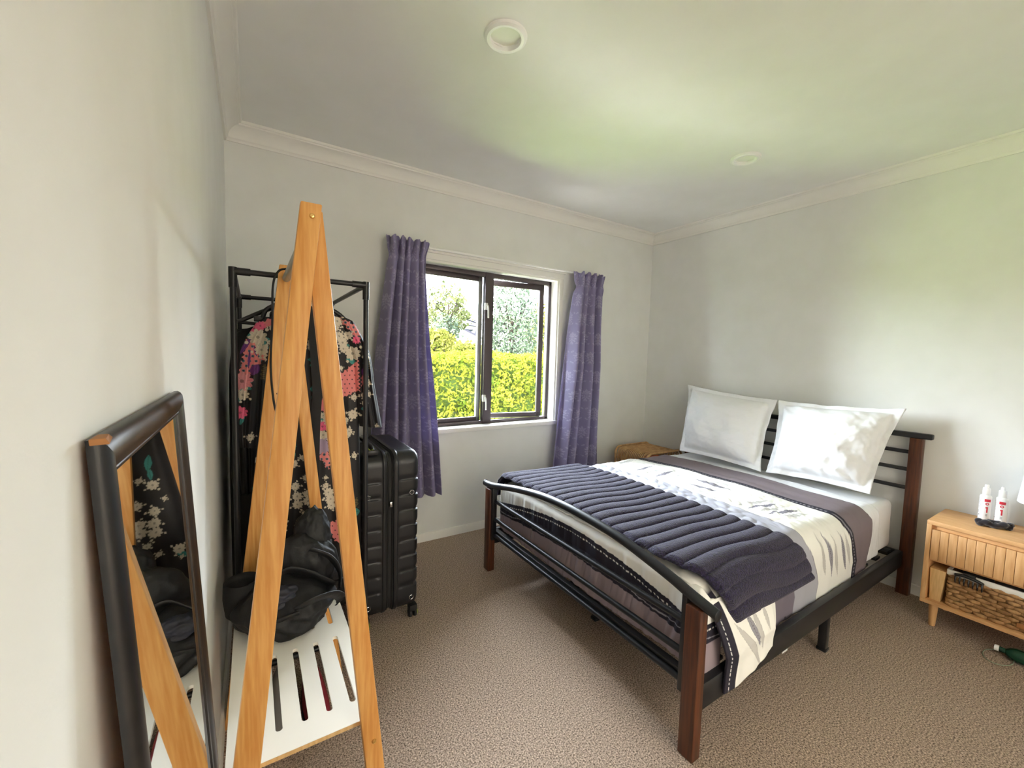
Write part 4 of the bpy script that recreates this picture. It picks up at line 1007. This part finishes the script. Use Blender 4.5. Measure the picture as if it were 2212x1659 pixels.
part('head_rail', rbox(NX0+.012, NX0+.03, NY0+.018, NY1-.018, .486, NZ1-.020, .001), MT['oak'], ns)
dr = part('drawer', rbox(NX0+.010, NX0+.30, NY0+.022, NY1-.022, .341, .484, .001), MT['oakv'], ns)
k = 0; y = NY1-.021
while y-.0292 > NY0+.02:
    part('slat', rbox(NX0-.001, NX0+.0105, y-.0281, y, .338, .486, .0016), MT['oakv'], dr); y -= .0294
for (x, yy) in ((NX0+.032, NY1-.045), (NX1-.035, NY1-.045), (NX0+.032, NY0+.045), (NX1-.035, NY0+.045)):
    part('leg', lathe([(.0001, 0), (.012, 0), (.0125, .002), (.018, NZ0), (.0001, NZ0)], (x, yy, 0), 20), MT['oakv'], ns)

def bottle(x, y, lab, rot):
    t = thing('pump_bottle', (x, y, NZ1), lab, 'bottle', 'white bottles on the bedside table'); z = NZ1; r = .0205
    part('body', lathe([(.0001, 0), (r-.001, 0), (r, .003), (r, .122), (r-.002, .127), (.013, .131), (.0001, .131)], (x, y, z), 28), MT['white'], t)
    part('cap', lathe([(.0125, .129), (.0135, .131), (.0135, .160), (.012, .164), (.008, .166), (.0075, .178), (.006, .181), (.0001, .181)], (x, y, z), 24), MT['white'], t)
    n, mz = 220, 160; a = np.linspace(0, 2*math.pi, n, endpoint=False); h = np.linspace(.006, .120, mz)
    A, Hh = np.meshgrid(a, h); rr = r+.0003
    P = np.stack([x+rr*np.cos(A), y+rr*np.sin(A), z+Hh], -1)
    u = ((A-rot+math.pi) % (2*math.pi)-math.pi)*r; c = np.tile(np.array(lin((238, 238, 240))), (mz, n, 1)); rd, bl, gy_ = np.array(lin((206, 40, 60))), np.array(lin((40, 40, 46))), np.array(lin((160, 160, 166)))
    uc = -.018
    c[(np.abs(u-uc) < .013) & (Hh > .055) & (Hh < .112) & ((Hh*1000) % 4.2 < 1.3) & (np.sin(u*2600+np.floor(Hh*1000/4.2)*5) > -.45)] = gy_
    c[(np.abs(u-uc+.004) < .006) & (Hh > .038) & (Hh < .052) & (np.sin(u*5200) > -.1)] = bl
    c[(np.hypot(u-uc-.006, Hh-.030) < .0024) | (np.hypot(u-uc+.011, Hh-.044) < .0024)] = bl
    c[(np.abs(u-.016) < .011) & (Hh > .098) & (Hh < .112)] = rd
    c[(np.hypot(u-.015, Hh-.088) < .0065) & (np.hypot(u-.015, Hh-.088) > .003)] = rd
    c[(np.abs(u-.016) < .0028) & (Hh > .045) & (Hh < .074)] = rd; c[(np.abs(u-.0125) < .0022) & (Hh > .066) & (Hh < .073)] = rd
    c[(np.abs(u-.015) < .0035) & (Hh > .028) & (Hh < .040) & (np.sin(Hh*3000) > 0)] = bl*2
    part('label', grid(P, closed=True), attr_mat('printed_label', .4), t, True, cols=c.reshape(-1, 3))
bottle(3.150, -2.175, 'white pump bottle on the bedside table nearer the bed', math.radians(165))
bottle(3.160, -2.226, 'white pump bottle on the bedside table nearer the lamp', math.radians(150))
scr = []
for i in range(120):
    a = 2*math.pi*i/120; scr.append((3.060+.024*math.cos(a)+.012*math.sin(a), -2.222-.045*math.cos(a)+.014*math.sin(a)*.3, NZ1+.0165+.004*math.sin(5*a)))
solo('scrunchie', tube(scr, [.0135+.0022*math.sin(11*i*2*math.pi/120)+.001*math.sin(23*i*.3) for i in range(120)], 12, closed=True), MT['velvet'], 'black velvet scrunchie lying in front of the bottles', 'scrunchie', True)
lp = thing('table_lamp', (3.10, -2.395, NZ1), 'white table lamp with a fabric shade on the bedside table', 'lamp')
part('base', lathe([(.0001, 0), (.04, 0), (.055, .004), (.078, .028), (.084, .05), (.076, .075), (.052, .096), (.022, .106), (.012, .112), (.010, .150), (.0001, .150)], (3.10, -2.395, NZ1), 36), MT['lampw'], lp)
part('shade', lathe([(.1165, .146), (.118, .146), (.102, .300), (.1005, .300), (.1165, .146)], (3.10, -2.395, NZ1), 40), MT['shade'], lp)
part('shade_ring', join(tube([(3.10+.1*math.cos(a), -2.395+.1*math.sin(a), NZ1+.285) for a in np.linspace(0, 2*math.pi, 32, endpoint=False)], .0015, 6, closed=True), tube([(3.0, -2.395, NZ1+.285), (3.2, -2.395, NZ1+.285)], .0015, 6), tube([(3.10, -2.395, NZ1+.14), (3.10, -2.395, NZ1+.285)], .004, 8)), MT['white'], lp)

bx0, bx1, by0, by1, bz0, bz1 = 2.922, 3.165, -2.66, -2.112, NZ0+.0185, .300
bs = thing('basket', (3.04, -2.38, bz0), 'woven seagrass basket with a white fabric rim in the bedside table', 'basket')
part('body', join(rbox(bx0+.006, bx1-.006, by0+.006, by1-.006, bz0, bz0+.008, .002), rbox(bx0+.006, bx0+.012, by0+.006, by1-.006, bz0, bz1, .002), rbox(bx1-.012, bx1-.006, by0+.006, by1-.006, bz0, bz1, .002), rbox(bx0+.006, bx1-.006, by0+.006, by0+.012, bz0, bz1, .002), rbox(bx0+.006, bx1-.006, by1-.012, by1-.006, bz0, bz1, .002)), MT['seag'], bs)
bits = []; rsw = np.random.RandomState(5); nrow = 9; hh = (bz1-.012-bz0)/nrow
def strand(p0, p1, nrm, h, bulge):
    p0, p1, nrm = map(np.array, (p0, p1, nrm)); rows = []
    for t in np.linspace(0, 1, 6):
        c = p0+(p1-p0)*t + nrm*bulge*math.sin(math.pi*t); e = h/2*(.55+.45*math.sin(math.pi*min(max(t, .12), .88)))
        rows.append([tuple(c+np.array([0, 0, e])-nrm*.002), tuple(c+np.array([0, 0, e*.6])+nrm*.003), tuple(c-np.array([0, 0, e*.6])+nrm*.003), tuple(c-np.array([0, 0, e])-nrm*.002)])
    return grid(rows)
for r_ in range(nrow):
    z = bz0+hh*(r_+.5); st = .046; off = (r_ % 2)*st/2
    y = by1-.003+off
    while y > by0:
        j = rsw.uniform(-.004, .004); y0_, y1_ = min(y, by1-.003), max(y-st*.98+j, by0)
        if y0_-y1_ > .012: bits.append(strand((bx0+.005, y0_, z+rsw.uniform(-.002, .002)), (bx0+.005, y1_, z+rsw.uniform(-.002, .002)), (-1, 0, 0), hh*1.05, .009))
        y -= st
    x = bx0+.004-off
    while x < bx1-.01:
        x0_, x1_ = max(x, bx0+.004), min(x+st*.98, bx1-.008)
        if x1_-x0_ > .012: bits.append(strand((x0_, by1-.005, z), (x1_, by1-.005, z), (0, 1, 0), hh*1.05, .004))
        x += st
part('weave', join(*bits), MT['seag'], bs, True, kind='stuff')
part('fabric_rim', join(rbox(bx0-.003, bx0+.010, by0, by1+.002, bz1-.018, bz1+.008, .004), rbox(bx1-.010, bx1+.002, by0, by1+.002, bz1-.018, bz1+.008, .004), rbox(bx0, bx1, by1-.010, by1+.003, bz1-.018, bz1+.008, .004), rbox(bx0, bx1, by0-.002, by0+.010, bz1-.018, bz1+.008, .004)), MT['cream'], bs)
part('pull_tab', rbox(bx0-.010, bx0-.003, -2.375, -2.335, .150, .172, .004), MT['chip'], bs)
for (c_, r_, mt, lab, cat) in (((3.04, -2.19, .255), (.07, .055, .045), 'velvet', 'dark crumpled cloth at the bed end of the basket', 'cloth'), ((3.03, -2.31, .258), (.07, .06, .045), 'grey', 'grey crumpled cloth in the middle of the basket', 'cloth'), ((3.04, -2.43, .255), (.075, .06, .045), 'navyc', 'navy crumpled cloth toward the right of the basket', 'cloth'), ((3.04, -2.56, .250), (.075, .06, .04), 'velvet', 'black crumpled cloth at the far right of the basket', 'cloth')):
    solo('cloth', blob(c_, r_, int(-c_[1]*100), .22, 2.8, 26), MT[mt], lab, cat, True, group='clothes in the basket')
cl = thing('claw_clip', (2.912, -2.185, .262), 'black claw hair clip gripping the basket rim', 'hair clip')
part('spine', join(tube(smooth_path([(2.912, -2.140, .296), (2.906, -2.165, .303), (2.906, -2.205, .300), (2.912, -2.230, .289)], 6), .007, 10), rbox(2.906, 2.920, -2.205, -2.165, .300, .318, .004)), MT['blackp'], cl)
for i in range(7):
    y = -2.143-i*.0142; z = .292-.0009*i
    part('tooth', tube(smooth_path([(2.908, y, z), (2.9, y, z-.014), (2.906, y, z-.032)], 4), [.0035, .0035, .0034, .0033, .0032, .003, .0028, .0025, .002], 8), MT['blackp'], cl)
solo('wooden_block', bevel(hexa([(2.925, -2.096, NZ0+.0185), (3.06, -2.096, NZ0+.0185), (3.06, -2.058, NZ0+.0185), (2.925, -2.058, NZ0+.0185)], [(2.925, -2.108, .286), (3.06, -2.108, .286), (3.06, -2.0505, .288), (2.925, -2.0505, .288)]), .003, 2), MT['tan'], 'tapered pale wooden block standing between table side and basket', 'wooden block')
gg = thing('green_bottle', (2.905, -2.38, 0), 'green glass bottle lying in shade under the bedside table', 'bottle')
part('glass', lathe([(.0001, 0), (.026, 0), (.029, .004), (.029, .060), (.022, .078), (.011, .090), (.011, .11), (.0001, .11)], (2.905, -2.405, .0295), 24, 'y'), MT['greeng'], gg)
part('cap', lathe([(.0001, .108), (.0125, .108), (.0125, .122), (.0001, .122)], (2.905, -2.405, .0295), 16, 'y'), MT['white'], gg)
solo('wire_loop', tube([(2.868+.066*math.cos(a)+.02*math.sin(a), -2.300-.042*math.sin(a)+.012*math.cos(a), .0035+.002*(1+math.sin(a))) for a in np.linspace(0, 2*math.pi, 48, endpoint=False)], .002, 6, closed=True), MT['clearp'], 'thin pale wire loop on the carpet by the bedside table', 'wire loop', True)

# ================================================================== rattan side table behind the bed
rt = thing('rattan_table', (2.93, -.30, 0), 'arched rattan side table in the far corner behind the bed', 'side table')
tx0, tx1, ty0, ty1, tz = 2.725, 3.150, -.470, -.135, .522
def upath(y, inset=0.0, r=.05):
    pts = [(tx0+inset, y, 0.012), (tx0+inset, y, tz-inset-r)]
    for k in range(1, 7):
        a = math.pi/2*k/6; pts.append((tx0+inset+r*(1-math.cos(a)), y, tz-inset-r+r*math.sin(a)))
    q = [(tx0+tx1-p[0], p[1], p[2]) for p in pts[::-1]]
    return pts + q
bits = [tube(upath(y, .006), .0052, 8) for y in np.linspace(ty0+.02, ty1-.02, 19)]
part('rods', join(*bits), MT['rattan'], rt, True, kind='stuff')
for y in (ty0, ty1): part('hoop', tube(upath(y), .0095, 10), MT['rattan'], rt, True)
for z in (.02, .25, .43):
    for x in (tx0+.010, tx1-.010): part('tie_rail', tube([(x, ty0, z), (x, ty1, z)], .006, 8), MT['rattan'], rt, True)
part('shelf', join(*[tube([(tx0+.01, y, .25), (tx1-.01, y, .25)], .006, 8) for y in np.linspace(ty0+.02, ty1-.02, 14)]), MT['rattan'], rt, True, kind='stuff')
solo('cushion', blob((2.96, -.33, .372), (.115, .105, .105), 77, .05, 9, 40), MT['orange'], 'orange woven cushion tucked inside the rattan table', 'cushion', True)

# ---- scraps on the carpet
for (x, y, a, lab) in ((.905, -.305, .4, 'tiny pale leaf scrap on the carpet, farther from the baseboard'), (.985, -.075, .9, 'tiny pale leaf scrap on the carpet by the baseboard')):
    L_ = [(x+.012*math.cos(a)*t+.004*math.sin(math.pi*abs(t))*0-.0045*(1-t*t)*s*math.sin(a), y+.012*math.sin(a)*t+.0045*(1-t*t)*s*math.cos(a)) for s, ts in ((1, (-1, -.5, 0, .5, 1)), (-1, (.5, 0, -.5))) for t in ts]
    solo('leaf_scrap', prism(L_, .0005, .0025), MT['cream'], lab, 'scrap', False, group='scraps on the carpet')
